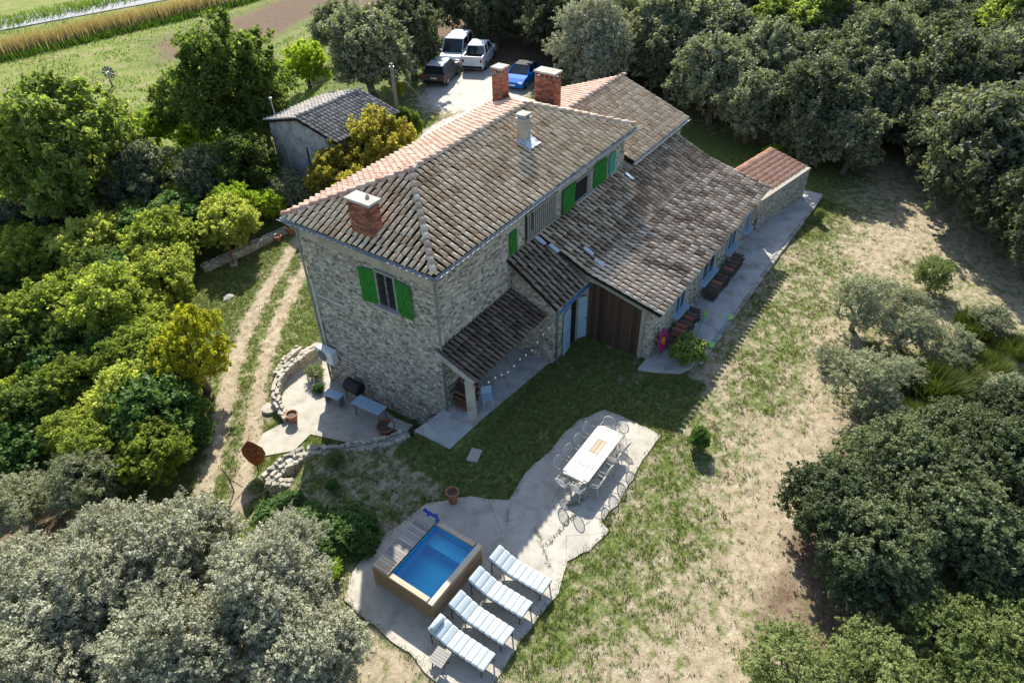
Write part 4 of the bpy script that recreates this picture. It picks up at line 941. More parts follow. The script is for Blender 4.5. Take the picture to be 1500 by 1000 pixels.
# paddles
def paddle(p, q, lb, m='lime_plastic'):
    p, q = Vector((*p, .16)), Vector((*q, .16)); d = (q-p); L_ = d.length; o = thing('kayak_paddle', lb, 'paddle', p, math.atan2(d.y, d.x))
    MB().tube([(.2, 0, .01), (L_-.2, 0, .01)], .016, 6).build('shaft', X['cyan_plastic'], o)
    for x, s_ in ((0, 1), (L_, -1)):
        out = [(0, 0), (.06, .08), (.25, .1), (.42, .05), (.46, 0), (.42, -.05), (.25, -.09), (.06, -.07)]
        b = MB(); b.prism([(x+s_*a_, c_*s_) for a_, c_ in out], -.01, .018); b.build('blade', X[m], o)
pa = [at(*p, .14)[:2] for p in ((1035, 456), (1023, 500), (1072, 462), (1040, 505))]
paddle(pa[0], pa[1]+np.array([-.35, .05]), 'green bladed kayak paddle lying on the terrace closer to the barn wall'); paddle(pa[2], pa[3]+np.array([-.2, -.1]), 'green bladed kayak paddle lying on the terrace closer to the lawn edge')
# rusty sculptures
p = onground(376, 692); rs = thing('leaf_sculpture', 'rusty steel leaf sculpture standing at the end of the low wall', 'sculpture', (p[0]+.1, p[1], Tz(p[0]+.1, p[1])), math.radians(-52))
b = MB(); out = [(0, 0), (.28, .22), (.45, .6), (.40, .95), (.14, 1.35), (0, 1.5), (-.14, 1.35), (-.42, .95), (-.45, .6), (-.28, .22)]
P = [(x, .12*abs(x)/.45, z+.25) for x, z in out]; P2 = [(x, y+.015, z) for x, y, z in P]; C_ = [(0, 0, .9), (0, .015, .9)]
n_ = len(out); b.add(P+P2+C_, [(i, (i+1) % n_, 2*n_) for i in range(n_)]+[(n_+(i+1) % n_, n_+i, 2*n_+1) for i in range(n_)]+[(i, n_+i, n_+(i+1) % n_, (i+1) % n_) for i in range(n_)]); b.build('blade', X['rust'], rs)
b = MB(); b.tube([(0, .02, 0), (0, .0, .5), (0, -.01, 1.7)], .025, 5)
for s_ in (-1, 1):
    for z in (.7, 1.0, 1.25): b.tube([(0, -.01, z), (s_*.22, .04, z+.16)], .012, 4)
b.build('vein', X['rust'], rs)
p = onground(343, 388); ps = thing('figure_sculpture', 'tall rusty steel plate sculpture on a small stone base by the drive', 'sculpture', p, .9)
b = MB(); out = [(-.16, .12), (.18, .12), (.22, .7), (.14, 1.15), (.2, 1.4), (-.12, 1.5), (-.24, 1.2), (-.2, .6)]
b.add([(x, -.02, z) for x, z in out]+[(x, .02, z) for x, z in out], [tuple(range(8)), tuple(range(15, 7, -1))]+[(i, 8+i, 8+(i+1) % 8, (i+1) % 8) for i in range(8)]); b.build('plate', X['rust'], ps)
MB().box((0, 0, .06), (.5, .4, .16)).build('base', X['pale_stone'], ps, bevel=.03)
for q, s_, lb in (((247, 497), .9, 'pale white boulder half hidden under the yellow tree'), ((335, 436), .6, 'pale boulder at the grassy edge of the drive'), ((318, 645), .55, 'flat pale rock beside the dirt drive below the trees')):
    p = onground(*q); b = MB(); secs = []
    for j in range(5):
        t = j/4; rr_ = math.sin(math.pi*(.12+.8*t))*.5*s_
        secs.append([(p[0]+rr_*(1+.25*math.sin(3*k+s_*9))*math.cos(2*math.pi*k/9)*1.3, p[1]+rr_*math.sin(2*math.pi*k/9)*(1+.2*math.cos(2*k+j)), p[2]-.1+t*.42*s_) for k in range(9)])
    b.loft(secs); tag(b.build('boulder', X['concrete_pale'], bevel=.03), lb, 'boulder')
p = onground(343, 720); b = MB(); b.tube([p+np.array([0, 0, -.05]), p+np.array([.05, .1, .7]), p+np.array([-.05, .2, 1.3])], [.03, .025, .018], 6); b.tube([p+np.array([.05, .1, .65]), p+np.array([.3, -.2, .1])], .016, 5); tag(b.build('leaning_branch', X['bark']), 'thin dead forked branch standing beside the dirt drive', 'branch')
# utility pole
pp = at(573, 93, 4.9); pz = Tz(pp[0], pp[1]); up_ = thing('utility_pole', 'wooden utility pole with wires beside the grey shed', 'pole', (pp[0], pp[1], pz)); hp = 4.9-pz
MB().tube([(0, 0, 0), (.0, 0, hp)], [.15, .11], 10).build('post', X['pole_wood'], up_)
MB().lathe((0, 0, hp-.25), [(0, -.06), (.16, -.06), (.16, .06), (0, .06)], 10).build('collar', X['zinc'], up_)
e1 = at(616, 142, .6)-np.array([pp[0], pp[1], pz]); e2 = at(380, 118, 3.6)-np.array([pp[0], pp[1], pz])
def wire(a_, c_, sag=.4): return [Vector(a_).lerp(Vector(c_), k/14)-Vector((0, 0, sag*math.sin(math.pi*k/14))) for k in range(15)]
MB().tube(wire((0, 0, hp-.25), e1, .02), .018, 4).build('stay_wire', X['white_metal'], up_); MB().tube(wire((0, 0, hp-.2), e2, .7), .022, 4).build('cable', X['grey_plastic'], up_)
# ================================================================== GREY SHED
shed = thing('shed', 'grey rendered shed with gabled old tile roof among the trees', 'shed')
sx0, sx1, sy0, sy1 = 12.75, 18.1, 18.4, 24.4; ym = 21.4; b = MB(); gp = [(sy0, -1.6), (sy0, 2.4), (ym, 3.17), (sy1, 2.4), (sy1, -1.6)]
b.add([(x, y, z) for x in (sx0, sx1) for y, z in gp], [(0, 1, 2, 3, 4), (9, 8, 7, 6, 5)]+[(i, 5+i, 5+(i+1) % 5, (i+1) % 5) for i in range(5)]); b.build('wall', X['shed_plaster'], shed)
sr = Roof(shed, thick=.1); ssl = math.hypot(3.25, .82)
sr.patch((12.5, ym-3.25, 2.52), (1, 0, 0), (0, 3.25, .82), 5.8, ssl, 'grey_tile'); sr.patch((18.3, ym+3.25, 2.52), (-1, 0, 0), (0, -3.25, .82), 5.8, ssl, 'grey_tile', tint=(.25, 1))
sr.ridge((12.5, ym, 3.4), (18.3, ym, 3.4), 'grey_tile'); sr.finish()
MB().tube([(12.66, 23.6, 4.1), (12.66, 23.5, 3.0), (12.66, 22.8, -1.2)], .035, 6).build('drain_pipe', X['white_metal'], shed); MB().lathe((12.66, 23.6, 4.1), [(0, -.05), (.1, -.02), (.1, .1), (0, .14)], 8).build('pipe_cowl', X['white_metal'], shed)
MB().box((12.73, 21.2, .2), (.03, .12, 2.6)).build('crack', X['dark_void'], shed)
# ================================================================== WIND WHEEL IN THE FIELD
p = onground(165, 127); wm = thing('wind_wheel', 'small dark wind wheel on a yellowish post in the field', 'windmill', p, YAW+math.pi/2)
sc_ = depth(p)/F; MB().tube([(0, 0, 0), (0, 0, 14*sc_)], [.12, .06], 6).build('post', X['pole_wood'], wm)
for k in range(10):
    a_ = 2*math.pi*k/10; b = MB(); r1, r2 = 2*sc_, 9*sc_; hw = .27
    P = [(r*math.cos(a_+da), -.16, 20*sc_+r*math.sin(a_+da)) for r, da in ((r1, -hw), (r2, -hw), (r2, hw*.7), (r1, hw*.7))]; P2 = [(x, y+.04, z) for x, y, z in P]
    b.add(P+P2, [(0, 1, 2, 3), (7, 6, 5, 4), (0, 4, 5, 1), (1, 5, 6, 2), (2, 6, 7, 3), (3, 7, 4, 0)]); b.build('vane', X['grey_plastic'], wm)
b = MB(); b.tube([(0, .35, 20*sc_), (0, -.2, 20*sc_)], .1, 8); b.tube([(0, 0, 13*sc_), (0, 0, 20*sc_)], .05, 5); b.build('hub', X['white_metal'], wm)
# ================================================================== CARS
def car(label, cat, rear, front, wb, kind, body, roofm, name):
    """body frame: x forward, wheelbase wb, origin midway between the axles at ground"""
    r = np.array(at(*rear, .05)); f = np.array(at(*front, .05)); hd = math.atan2(f[1]-r[1], f[0]-r[0]); mid = (r+f)/2
    Wd = {'suv': 1.82, 'van': 1.9, 'pickup': 1.85, 'coupe': 1.78}[kind]
    off = np.array([-math.sin(hd), math.cos(hd)])*Wd/2*.92      # clicked wheels are on the car's right side
    if kind in ('van', 'coupe'): off = off*0+np.array([-math.sin(hd), math.cos(hd)])*Wd/2*.92
    c = mid[:2]+off; z = Tz(*c); o = thing(name, label, cat, (c[0], c[1], z), hd if kind in ('suv', 'pickup') else hd+math.pi)
    h = wb/2; hw = Wd/2
    # side profile of the lower body: list of (x, z_belt) plus underside .28
    prof = {'suv': [(-h-.72, .62), (-h-.70, 1.0), (-h*.5, 1.06), (h*.45, 1.02), (h+.3, .92), (h+.78, .74), (h+.84, .5)],
            'van': [(-h-.95, .62), (-h-.95, 1.12), (h*.2, 1.12), (h*.62, 1.08), (h+.55, .92), (h+.86, .72), (h+.9, .5)],
            'pickup': [(-h-1.08, .66), (-h-1.08, 1.08), (-h*.1, 1.1), (h*.5, 1.1), (h+.35, 1.02), (h+.82, .9), (h+.88, .55)],
            'coupe': [(-h-.68, .58), (-h-.66, .95), (-h*.5, .95), (h*.3, .92), (h+.2, .80), (h+.72, .62), (h+.8, .45)]}[kind]
    b = MB(); secs = []
    for s_, k, ins in ((-1, 1, 0), (-.96, 1, .0), (0, 1, -.04), (.96, 1, 0), (1, 1, 0)):
        e = .07 if abs(s_) == 1 else 0
        secs.append([(x*(1-e*.12), s_*hw, zz-e*(1 if i > 0 else -.3)) for i, (x, zz) in enumerate(prof)]+[(prof[-1][0]*(1-e*.1), s_*hw, .27), (prof[0][0]*(1-e*.1), s_*hw, .3)])
    b.loft(secs); b.build('body', X[body], o, bevel=.04)
    if kind == 'pickup':          # tub: dark recess sunk between side walls
        b = MB(); b.box((-h-.42, 0, 1.085), (1.16, Wd-.3, .05)); b.build('load_bed', X['car_black'], o)
        b = MB()
        for s_ in (-1, 1): b.box((-h-.42, s_*(hw-.08), 1.17), (1.3, .12, .2))
        b.box((-h-1.03, 0, 1.17), (.1, Wd-.06, .2)); b.build('bed_rail', X[body], o, bevel=.02)
    cab = {'suv': [(-h-.62, 1.02), (-h-.32, 1.58), (h*.15, 1.62), (h*.72, 1.02)], 'van': [(-h-.9, 1.1), (-h-.82, 1.86), (h*.32, 1.9), (h*.92, 1.04)],
           'pickup': [(-h+.22, 1.08), (-h+.38, 1.74), (h*.25, 1.78), (h*.78, 1.08)], 'coupe': [(-h-.5, .93), (-h+.15, 1.34), (h*.05, 1.36), (h*.62, .9)]}[kind]
    b = MB(); tw = .78 if kind != 'van' else .88; bw_ = .93
    V_ = [(x, s_*hw*(bw_ if i in (0, 3) else tw), zz) for s_ in (-1, 1) for i, (x, zz) in enumerate(cab)]
    b.add(V_, [(3, 2, 1, 0), (4, 5, 6, 7), (0, 1, 5, 4), (1, 2, 6, 5), (2, 3, 7, 6), (0, 4, 7, 3)]); b.build('windows', X['car_glass'], o, bevel=.02)
    b = MB(); x0_, x1_ = cab[1][0], cab[2][0]; zr_ = cab[1][1]; b.add([(x, s_*hw*tw*k, z_) for x, z_, k in ((x0_-.05, zr_-.02, 1.02), (x1_+.06, cab[2][1]-.02, 1.02), (x1_-.05, cab[2][1]+.05, .86), (x0_+.08, zr_+.05, .86)) for s_ in (-1, 1)],
        [(0, 1, 3, 2), (2, 3, 5, 4), (4, 5, 7, 6), (6, 7, 1, 0), (0, 2, 4, 6), (1, 7, 5, 3)]); b.build('roof_panel', X[roofm], o, bevel=.025)
    for s_ in (-1, 1):
        for (p0, p1) in ((cab[0], cab[1]), (cab[3], cab[2])): MB().tube([(p0[0], s_*hw*.93, p0[1]), (p1[0], s_*hw*tw, p1[1])], .045, 5).build('pillar', X[body], o)
        mx_ = (cab[1][0]+cab[2][0])/2; MB().tube([(mx_, s_*hw*.945, cab[0][1]), (mx_, s_*hw*(tw+.01), cab[1][1])], .035, 5).build('pillar', X[body], o)
    for sx in (-1, 1):
        for sy in (-1, 1):
            wl = empty('wheel'); wl.parent = o; wl.location = (sx*h, sy*(hw-.08), .33); wl.rotation_euler.x = math.pi/2
            MB().lathe((0, 0, 0), [(.2, -.11), (.31, -.11), (.335, -.07), (.335, .07), (.31, .11), (.2, .11)], 18).build('tyre', X['tyre'], wl); MB().lathe((0, 0, 0), [(0, -.1), (.2, -.115), (.205, .115), (0, .1)], 12).build('rim', X['rim'], wl)
    fx, fz = prof[-2]; rx, rz_ = prof[1]
    for s_ in (-1, 1):
        MB().box((fx-.02, s_*hw*.72, fz-.02), (.16, .34, .13)).build('headlight', X['head_glass'], o, bevel=.03); MB().box((rx+.02, s_*hw*.84, rz_-.16), (.1, .16, .26)).build('tail_light', X['tail_red'], o, bevel=.02)
        MB().box((cab[3][0]-.25, s_*(hw+.09), cab[3][1]+.06), (.12, .2, .13)).build('mirror', X[body], o, bevel=.02)
    for x_, s_ in ((prof[-1][0]+.0, 1), (prof[0][0], -1)): MB().box((x_-s_*.05, 0, .42), (.14, Wd*.94, .2)).build('bumper', X['car_black'] if kind != 'coupe' else X[body], o, bevel=.03)
    MB().box((prof[0][0]-.03, 0, .72), (.03, .5, .11)).build('number_plate', X['plate_white'], o); MB().box((prof[-1][0]+.03, 0, .45), (.03, .5, .11)).build('number_plate', X['plate_white'], o)
    return o
car('dark grey hatchback with pale silver roof parked under the trees', 'car', (654.5, 125), (670.6, 108), 2.65, 'suv', 'car_grey', 'car_silver', 'parked_car')
car('white double-cab pickup truck with open load bed', 'pickup truck', (711, 101.3), (723.4, 84.5), 3.0, 'pickup', 'car_white', 'car_white', 'pickup_truck')
car('pale blue-grey van with light roof facing the house', 'van', (678, 95.5), (689, 81.5), 2.9, 'van', 'car_pale', 'car_silver', 'parked_van')
car('bright blue coupe with black roof parked in tree shade', 'car', (768, 132), (788.6, 113), 2.6, 'coupe', 'car_blue', 'car_black', 'parked_car')
# ================================================================== VEGETATION
def leaves(cent, nrm, l, w, jitter=.9):
    """diamond leaves at cent, facing roughly nrm"""
    n = len(cent); nr = nrm+rng.normal(0, jitter, (n, 3)); nr /= np.linalg.norm(nr, axis=1)[:, None]+1e-9
    a = rng.normal(0, 1, (n, 3)); u = np.cross(nr, a); u /= np.linalg.norm(u, axis=1)[:, None]+1e-9; v = np.cross(nr, u)
    s = rng.uniform(.65, 1.3, (n, 1)); L = u*l*s; Wd = v*w*s
    V = np.stack([cent-L, cent+Wd-L*.1, cent+L, cent-Wd-L*.1], 1).reshape(-1, 3)
    return V
def crown_mesh(name, m, R, H, nl, l, w, ncl, seed, flat=.75, rc=(.26, .42), sparse=1., base=.34, shell=.5):
    """crown of leaf clumps: R crown radius, H tree height; crown centre at H*.62"""
    global rng
    rng = np.random.default_rng(seed); rd_ = random.Random(seed)
    cz = H*.53; rz = H-cz; C = []; Rs = []
    for k in range(ncl):
        g = (k+.5)/ncl; th = k*2.39996+rd_.uniform(-.4, .4); up = 1-1.72*g; rr = math.sqrt(max(0, 1-up*up)); q = rd_.uniform(.5, .98)
        r_ = R*rd_.uniform(*rc)
        C.append((math.cos(th)*rr*R*q*.86, math.sin(th)*rr*R*q*.86, cz+up*rz*.8*rd_.uniform(.7, 1.1))); Rs.append(r_)
    C = np.array(C); Rs = np.array(Rs); wt = Rs**2/np.sum(Rs**2); cnt = (wt*nl*sparse).astype(int); Vs = []; Ts = []
    for c, r_, n in zip(C, Rs, cnt):
        per = 26; nt_ = max(8, n//per)           # twigs sprout from the clump, leaves sit along each twig
        d = rng.normal(0, 1, (nt_, 3)); d[:, 2] += .3; d /= np.linalg.norm(d, axis=1)[:, None]
        ph = rng.uniform(0, 6.28, 3); wob = 1+.24*np.sin(d[:, 0]*5+ph[0])+.22*np.sin(d[:, 1]*6+ph[1])+.18*np.sin(d[:, 2]*7+ph[2])
        rad = r_*wob*(shell+(1-shell)*rng.random(nt_)**.6)*.92
        P0 = c+d*rad[:, None]*np.array([1, 1, flat]); td = d+rng.normal(0, .55, (nt_, 3))+np.array([0, 0, .25]); td /= np.linalg.norm(td, axis=1)[:, None]
        tl = r_*rng.uniform(.16, .5, nt_)
        s = rng.random((nt_, per)); P = P0[:, None]+td[:, None]*(s*tl[:, None])[..., None]+rng.normal(0, 1, (nt_, per, 3))*(l*.95)*(1.15-s[..., None]*.6)
        P = P.reshape(-1, 3); nr = np.repeat(d*.6+np.array([0, 0, .6]), per, 0)
        Vs.append(leaves(P, nr, l, w)); t = np.clip(.5+rng.normal(0, .12, nt_*per)+np.repeat(rng.normal(0, .12, nt_), per)+rng.normal(0, .07), 0, 1); Ts.append(np.repeat(t, 4))
    V = np.concatenate(Vs); T_ = np.concatenate(Ts); Q = np.arange(len(V)).reshape(-1, 4)
    return fastmesh(name, V, Q, T_, X[m]), C, Rs
def trunk_mesh(R, H, C, m, seed, n=11, thick=.045):
    rd_ = random.Random(seed); b = MB(); hs = H*.22; r0 = H*thick
    fork = Vector((rd_.uniform(-.1, .1)*R, rd_.uniform(-.1, .1)*R, hs))
    b.tube([(0, 0, -.6), (0, 0, 0), fork*.55, fork], [r0*1.5, r0*1.15, r0*.9, r0*.8], 8)
    for c in C[np.argsort([rd_.random() for _ in C])[:n]]:
        c = Vector(c); mid = fork.lerp(c, .5)+Vector((rd_.uniform(-.12, .12)*R, rd_.uniform(-.12, .12)*R, rd_.uniform(-.02, .12)*R))
        b.tube([fork-Vector((0, 0, .1)), fork.lerp(mid, .5)+Vector((0, 0, .04*R)), mid, c], [r0*.6, r0*.42, r0*.28, r0*.1], 5)
        for _ in range(2):
            e = c+Vector((rd_.uniform(-.3, .3), rd_.uniform(-.3, .3), rd_.uniform(-.05, .25)))*R; b.tube([mid.lerp(c, .4), e], [r0*.16, r0*.05], 4)
    me_ = b.build('trunk', X[m]); d = me_.data; bpy.data.objects.remove(me_); return d
TREES = {}
def species(key, m, R, H, nl, l, w, ncl, seed, bark='bark', **k):
    tn = k.pop('limbs', 11); me_, C, Rs = crown_mesh('crown', m, R, H, nl, l, w, ncl, seed, **k); TREES.setdefault(key, []).append((me_, trunk_mesh(R, H, C, bark, seed, tn), R, H))
for s_ in (1, 2, 3): species('holm', 'leaf_holm', 3, 6.4, 30000, .125, .062, 30, s_)
for s_ in (4, 5): species('pale', 'leaf_pale', 3, 5.6, 74000, .066, .03, 34, s_, bark='bark_pale', rc=(.22, .36))
for s_ in (6, 7): species('dark', 'leaf_dark', 3, 5.6, 66000, .074, .042, 32, s_, rc=(.22, .38))
for s_ in (8, 9): species('mid', 'leaf_mid', 3, 6.6, 30000, .115, .066, 26, s_, rc=(.24, .38), sparse=.9)
for s_ in (10, 11): species('light', 'leaf_light', 3, 6.0, 36000, .10, .06, 28, s_, rc=(.22, .36), flat=.6, sparse=.9)
species('lime', 'leaf_lime', 3, 5.4, 26000, .115, .06, 24, 12); species('yellow', 'leaf_yellow', 3, 6.6, 15000, .115, .07, 18, 13, rc=(.2, .34), flat=.55, sparse=.85)
species('walnut', 'leaf_walnut', 3, 5.6, 30000, .115, .066, 26, 14)
for s_ in (15, 16): species('olive', 'leaf_olive', 3, 5.6, 26000, .085, .032, 26, s_, bark='bark_pale', rc=(.22, .36), sparse=.9, shell=.25)
species('green', 'leaf_green', 3, 5.0, 26000, .14, .09, 26, 17); species('fig', 'leaf_fig', 3, 5.6, 7000, .26, .17, 20, 19, sparse=.9); species('brush', 'leaf_brush', 3, 5.6, 40000, .062, .036, 30, 18, rc=(.2, .34))
# spiky shrubs (broom): upright blades
def blades_mesh(name, m, n, R, H, seed, w=.02, spread=.6, lean=.5):
    g = np.random.default_rng(seed); a = g.uniform(0, 6.283, n); r = R*np.sqrt(g.random(n))*spread; P = np.stack([r*np.cos(a), r*np.sin(a), np.zeros(n)], 1)
    d = np.stack([np.cos(a)*lean*g.random(n), np.sin(a)*lean*g.random(n), np.ones(n)], 1)+g.normal(0, .16, (n, 3))*[1, 1, .1]
    L = H*g.uniform(.55, 1.05, n)*(1-.35*(r/R)); tip = P+d*L[:, None]; sd = np.stack([-np.sin(a+g.normal(0, 1, n)), np.cos(a), np.zeros(n)], 1)*w
    mid = P+d*L[:, None]*.55; V = np.stack([P-sd*.6, mid-sd, tip, mid+sd], 1).reshape(-1, 3); t = np.clip(np.repeat(.5+g.normal(0, .2, n), 4), 0, 1)
    return fastmesh(name, V, np.arange(len(V)).reshape(-1, 4), t, X[m])
BROOM = [blades_mesh('shoots', 'leaf_broom', 6000, 1., 1.3, s_, .016, .8, .9) for s_ in (3, 4)]
cnt_ = {}
PROTO = {}
def tree(key, x, y, R, label, cat='tree', name='tree', group=None, hk=1., rz=None, sink=0.):
    L = TREES[key]; i = cnt_.get(key, 0); cnt_[key] = i+1; cm, tm, R0, H0 = L[i % len(L)]; s = R/R0
    o = thing(name, label, cat, (x, y, Tz(x, y)-sink), random.uniform(0, 6.28) if rz is None else rz, group); o.scale = (s*random.uniform(.94, 1.06), s*random.uniform(.94, 1.06), s*hk)
    link('trunk', tm, o); link('crown', cm, o); return o
def ptree(key, px, py, rpx, label, cat='tree', name='tree', group=None, hk=1., sink=0.):
    """crown centre seen at px, py with pixel radius rpx: the ground under it gives the distance"""
    R0, H0 = TREES[key][0][2:4]; z = 0.; R = 2.
    for _ in range(14):
        p = at(px, py, z); R = rpx*depth(p)/F; zz = Tz(p[0], p[1])-sink+.56*H0*R/R0*hk; z = .5*z+.5*min(zz, 12)
    return tree(key, p[0], p[1], R, label, cat, name, group, hk, None, sink)
G = lambda s: dict(group=s)
# --- left slope, beside the drive
ptree('mid', 92, 222, 112, 'large spreading mid-green oak with visible dark trunk by the field', name='oak_tree')
ptree('mid', 335, 118, 88, 'tall mid-green oak standing behind the grey shed at the field edge', name='oak_tree')
ptree('mid', 270, 150, 50, 'small round oak left of the tall oak behind the shed', name='oak_tree')
ptree('mid', 385, 165, 48, 'small green oak pressed against the grey shed roof', name='oak_tree')
ptree('lime', 222, 186, 34, 'bright yellow-green bush beside the field behind dark holm oaks', name='bush', cat='bush', hk=.9)
ptree('lime', 288, 200, 32, 'yellow-green bush squeezed between the oaks near the field', name='bush', cat='bush', hk=.9)
ptree('lime', 447, 92, 36, 'bright lime green tree at the field edge beside the big holm oak', name='lime_green_tree')
ptree('holm', 212, 262, 56, 'grey-green holm oak below the lime bushes', name='holm_oak'); ptree('holm', 300, 262, 48, 'dark grey holm oak beside the shed side of the slope', name='holm_oak')
ptree('mid', 352, 240, 58, 'dark leafy tree in front of the grey shed wall', name='oak_tree', hk=.8)
ptree('holm', 90, 312, 48, 'low dark grey holm oak under the spreading oak', name='holm_oak', hk=.85)
ptree('holm', 5, 330, 46, 'dark holm oak cut by the photo edge under the spreading oak', name='holm_oak', hk=.85)
ptree('light', 155, 300, 42, 'light green sapling between the holm oaks on the slope', name='light_green_tree', hk=.85)
lg = dict(name='light_green_tree', group='light green trees on the slope below the drive'); ll = 'light yellow-green tree on the wooded slope below the drive'
for px, py, r in ((335, 322, 48), (240, 345, 56), (140, 360, 62), (45, 375, 62), (165, 440, 70), (70, 465, 74), (235, 410, 48), (265, 350, 40)): ptree('light', px, py, r, ll, **lg, hk=.88)
for px, py, r in ((190, 575, 62), (135, 665, 60), (228, 655, 58), (115, 560, 60), (20, 520, 64)): ptree('light' if px != 20 else 'mid', px, py, r, ll if px != 20 else 'dark green tree at the photo edge on the wooded slope', name='light_green_tree' if px != 20 else 'oak_tree', group=lg['group'] if px != 20 else None, hk=.85)
ptree('lime', 395, 300, 26, 'lime green bush spilling over the edging wall with pots', name='bush', cat='bush'); ptree('lime', 345, 300, 40, 'fresh lime green bush above the rusty plate sculpture', name='bush', cat='bush')
ptree('mid', 55, 600, 62, 'shaded dark green tree at the bottom of the slope', name='oak_tree', hk=.8)
p = onground(305, 572); yt = tree('yellow', p[0], p[1], 1.75, 'slender yellow-leaved tree with curved trunk beside the drive', name='yellow_tree', rz=.4, hk=1.15)
ptree('green', 270, 600, 28, 'bushy green shrub at the foot of the yellow-leaved tree', name='shrub', cat='shrub'); ptree('green', 285, 635, 30, 'low green shrub overhanging the dirt drive edge', name='shrub', cat='shrub', hk=.7)
ptree('olive', 118, 700, 68, 'grey-green bushy olive above the big silvery oaks', name='olive_tree', hk=.8); ptree('olive', 25, 735, 66, 'grey-green olive at the photo edge beside silvery oaks', name='olive_tree', hk=.8)
used = [(t.location.x, t.location.y, t.scale[0]*3) for t in bpy.data.objects if t.parent is None and t.get('category') in ('tree', 'bush')]; rl = random.Random(11)
lp = [(0, 270), (120, 250), (300, 290), (300, 380), (262, 440), (250, 520), (262, 600), (232, 690), (140, 720), (0, 690)]; k = 0
for _ in range(1500):
    px, py = rl.uniform(0, 305), rl.uniform(255, 715); ins = False
    for i in range(len(lp)):
        (xa, ya), (xb, yb) = lp[i], lp[(i+1) % len(lp)]
        if (ya > py) != (yb > py) and px < (xb-xa)*(py-ya)/(yb-ya)+xa: ins = not ins
    if not ins: continue
    p = onground(px, py); R = rl.uniform(1.3, 2.0)
    if any(math.hypot(p[0]-a_, p[1]-b_) < (R+c_)*.48 for a_, b_, c_ in used): continue
    used.append((p[0], p[1], R)); k += 1; kd = rl.choice(['light', 'light', 'light', 'mid', 'green'])
    tree(kd, p[0], p[1], R, {'light': ll, 'mid': 'dark green understorey tree in the thicket below the drive', 'green': 'deep green understorey bush in the thicket below the drive'}[kd], 'tree' if kd != 'green' else 'bush', {'light': 'light_green_tree', 'mid': 'understorey_tree', 'green': 'understorey_bush'}[kd], {'light': lg['group'], 'mid': 'understorey trees below the drive', 'green': 'understorey bushes below the drive'}[kd], rl.uniform(.75, .95))
# --- big silvery trees bottom left
sg = dict(name='silvery_oak', group='silvery evergreen oaks at the corner of the garden'); sl_ = 'large silvery grey-green evergreen oak deep inside the silvery clump below the drive'
for px, py, r, lb in ((255, 815, 110, 'large silvery evergreen oak whose crown overhangs the lower end of the dirt drive'), (120, 880, 112, sl_), (385, 860, 100, 'large silvery evergreen oak reaching up to the dark green bank shrubs'), (250, 960, 120, sl_), (455, 960, 92, 'silvery evergreen oak beside the patio corner with the slatted side table'), (60, 990, 110, sl_), (20, 850, 80, sl_), (160, 790, 70, 'silvery evergreen oak touching the grey-green bushy olive')): ptree('pale', px, py, r, lb, **sg, hk=.92)
ptree('pale', 425, 795, 52, 'small silvery evergreen oak next to the dark green bank shrubs', name='silvery_oak')
for px, py, r in ((400, 752, 30), (450, 768, 38), (505, 772, 42), (470, 800, 34), (530, 795, 26), (425, 735, 22)): ptree('green', px, py, r, 'dark glossy green shrub on the bank below the stone kerb', 'shrub', 'shrub', 'green shrubs on the shaded bank', .6, .2)
ptree('lime', 478, 835, 24, 'yellow-green shrub between the bank shrubs and silvery oaks', 'shrub', 'shrub', None, .6)
for q, r, lb in (((430, 690), 14, 'sunny green plant growing in the stone wall corner'), ((492, 668), 14, 'spiky green plant in the shaded bed by the court wall'), ((487, 710), 10, 'small dark plant at the end of the stone kerb'), ((462, 545), 16, 'grey leaved potted plant under the air conditioner'), ((467, 568), 9, 'small green potted plant beside the pale bench')):
    ptree('brush' if r > 12 else 'green', *q, r, lb, 'plant', 'garden_plant', None, .8)
p = onground(1008, 552); fg = ptree('fig', 1008, 512, 27, 'glossy light green young fig tree at the terrace corner', 'tree', 'fig_tree', None, .95)
p = onground(1022, 655); tree('green', p[0], p[1], .42, 'small dark sapling on the lawn beyond the patio corner', 'sapling', 'sapling', None, 1.3)
p = onground(1198, 325); tree('brush', p[0], p[1], .3, 'small bush at the lit edge of the terrace', 'bush', 'bush', None, 1.5)
ptree('lime', 1132, 226, 17, 'bright green bush behind the orange-roofed annex', 'bush', 'bush')
# --- behind the house
ptree('walnut', 555, 218, 56, 'yellow-brown walnut tree behind the roof of the house', name='walnut_tree'); ptree('walnut', 490, 255, 44, 'yellowish walnut tree close to the house corner roof', name='walnut_tree'); ptree('walnut', 520, 285, 40, 'low yellowish tree touching the left roof slope', name='walnut_tree')
ptree('olive', 425, 275, 36, 'grey-green bush in front of the shed beside the house corner', 'bush', 'bush', None, .8)
for px, py, r, lb in ((592, 178, 14, 'narrow green conifer shrub behind the utility pole'), (608, 182, 12, 'slim conifer shrub nearest the gravel parking')): ptree('mid', px, py, r, lb, 'shrub', 'conifer_shrub', None, 1.7)
ptree('yellow', 584, 130, 11, 'yellow creeper bush growing round the utility pole', 'bush', 'bush')
ptree('holm', 540, 72, 66, 'large dark green oak left of the parked cars', name='holm_oak'); ptree('holm', 600, 45, 52, 'grey holm oak behind the dark hatchback', name='holm_oak', hk=1.1); ptree('holm', 490, 40, 36, 'holm oak at the ploughed field edge', name='holm_oak')
ptree('pale', 625, 85, 18, 'small pale bare bush beside the parked van', 'bush', 'bush'); ptree('pale', 785, 148, 11, 'silver-grey bush between the blue coupe and the chimney', 'bush', 'bush')
ptree('pale', 868, 62, 72, 'big round silvery holm oak beyond the blue coupe', name='holm_oak', hk=1.0)
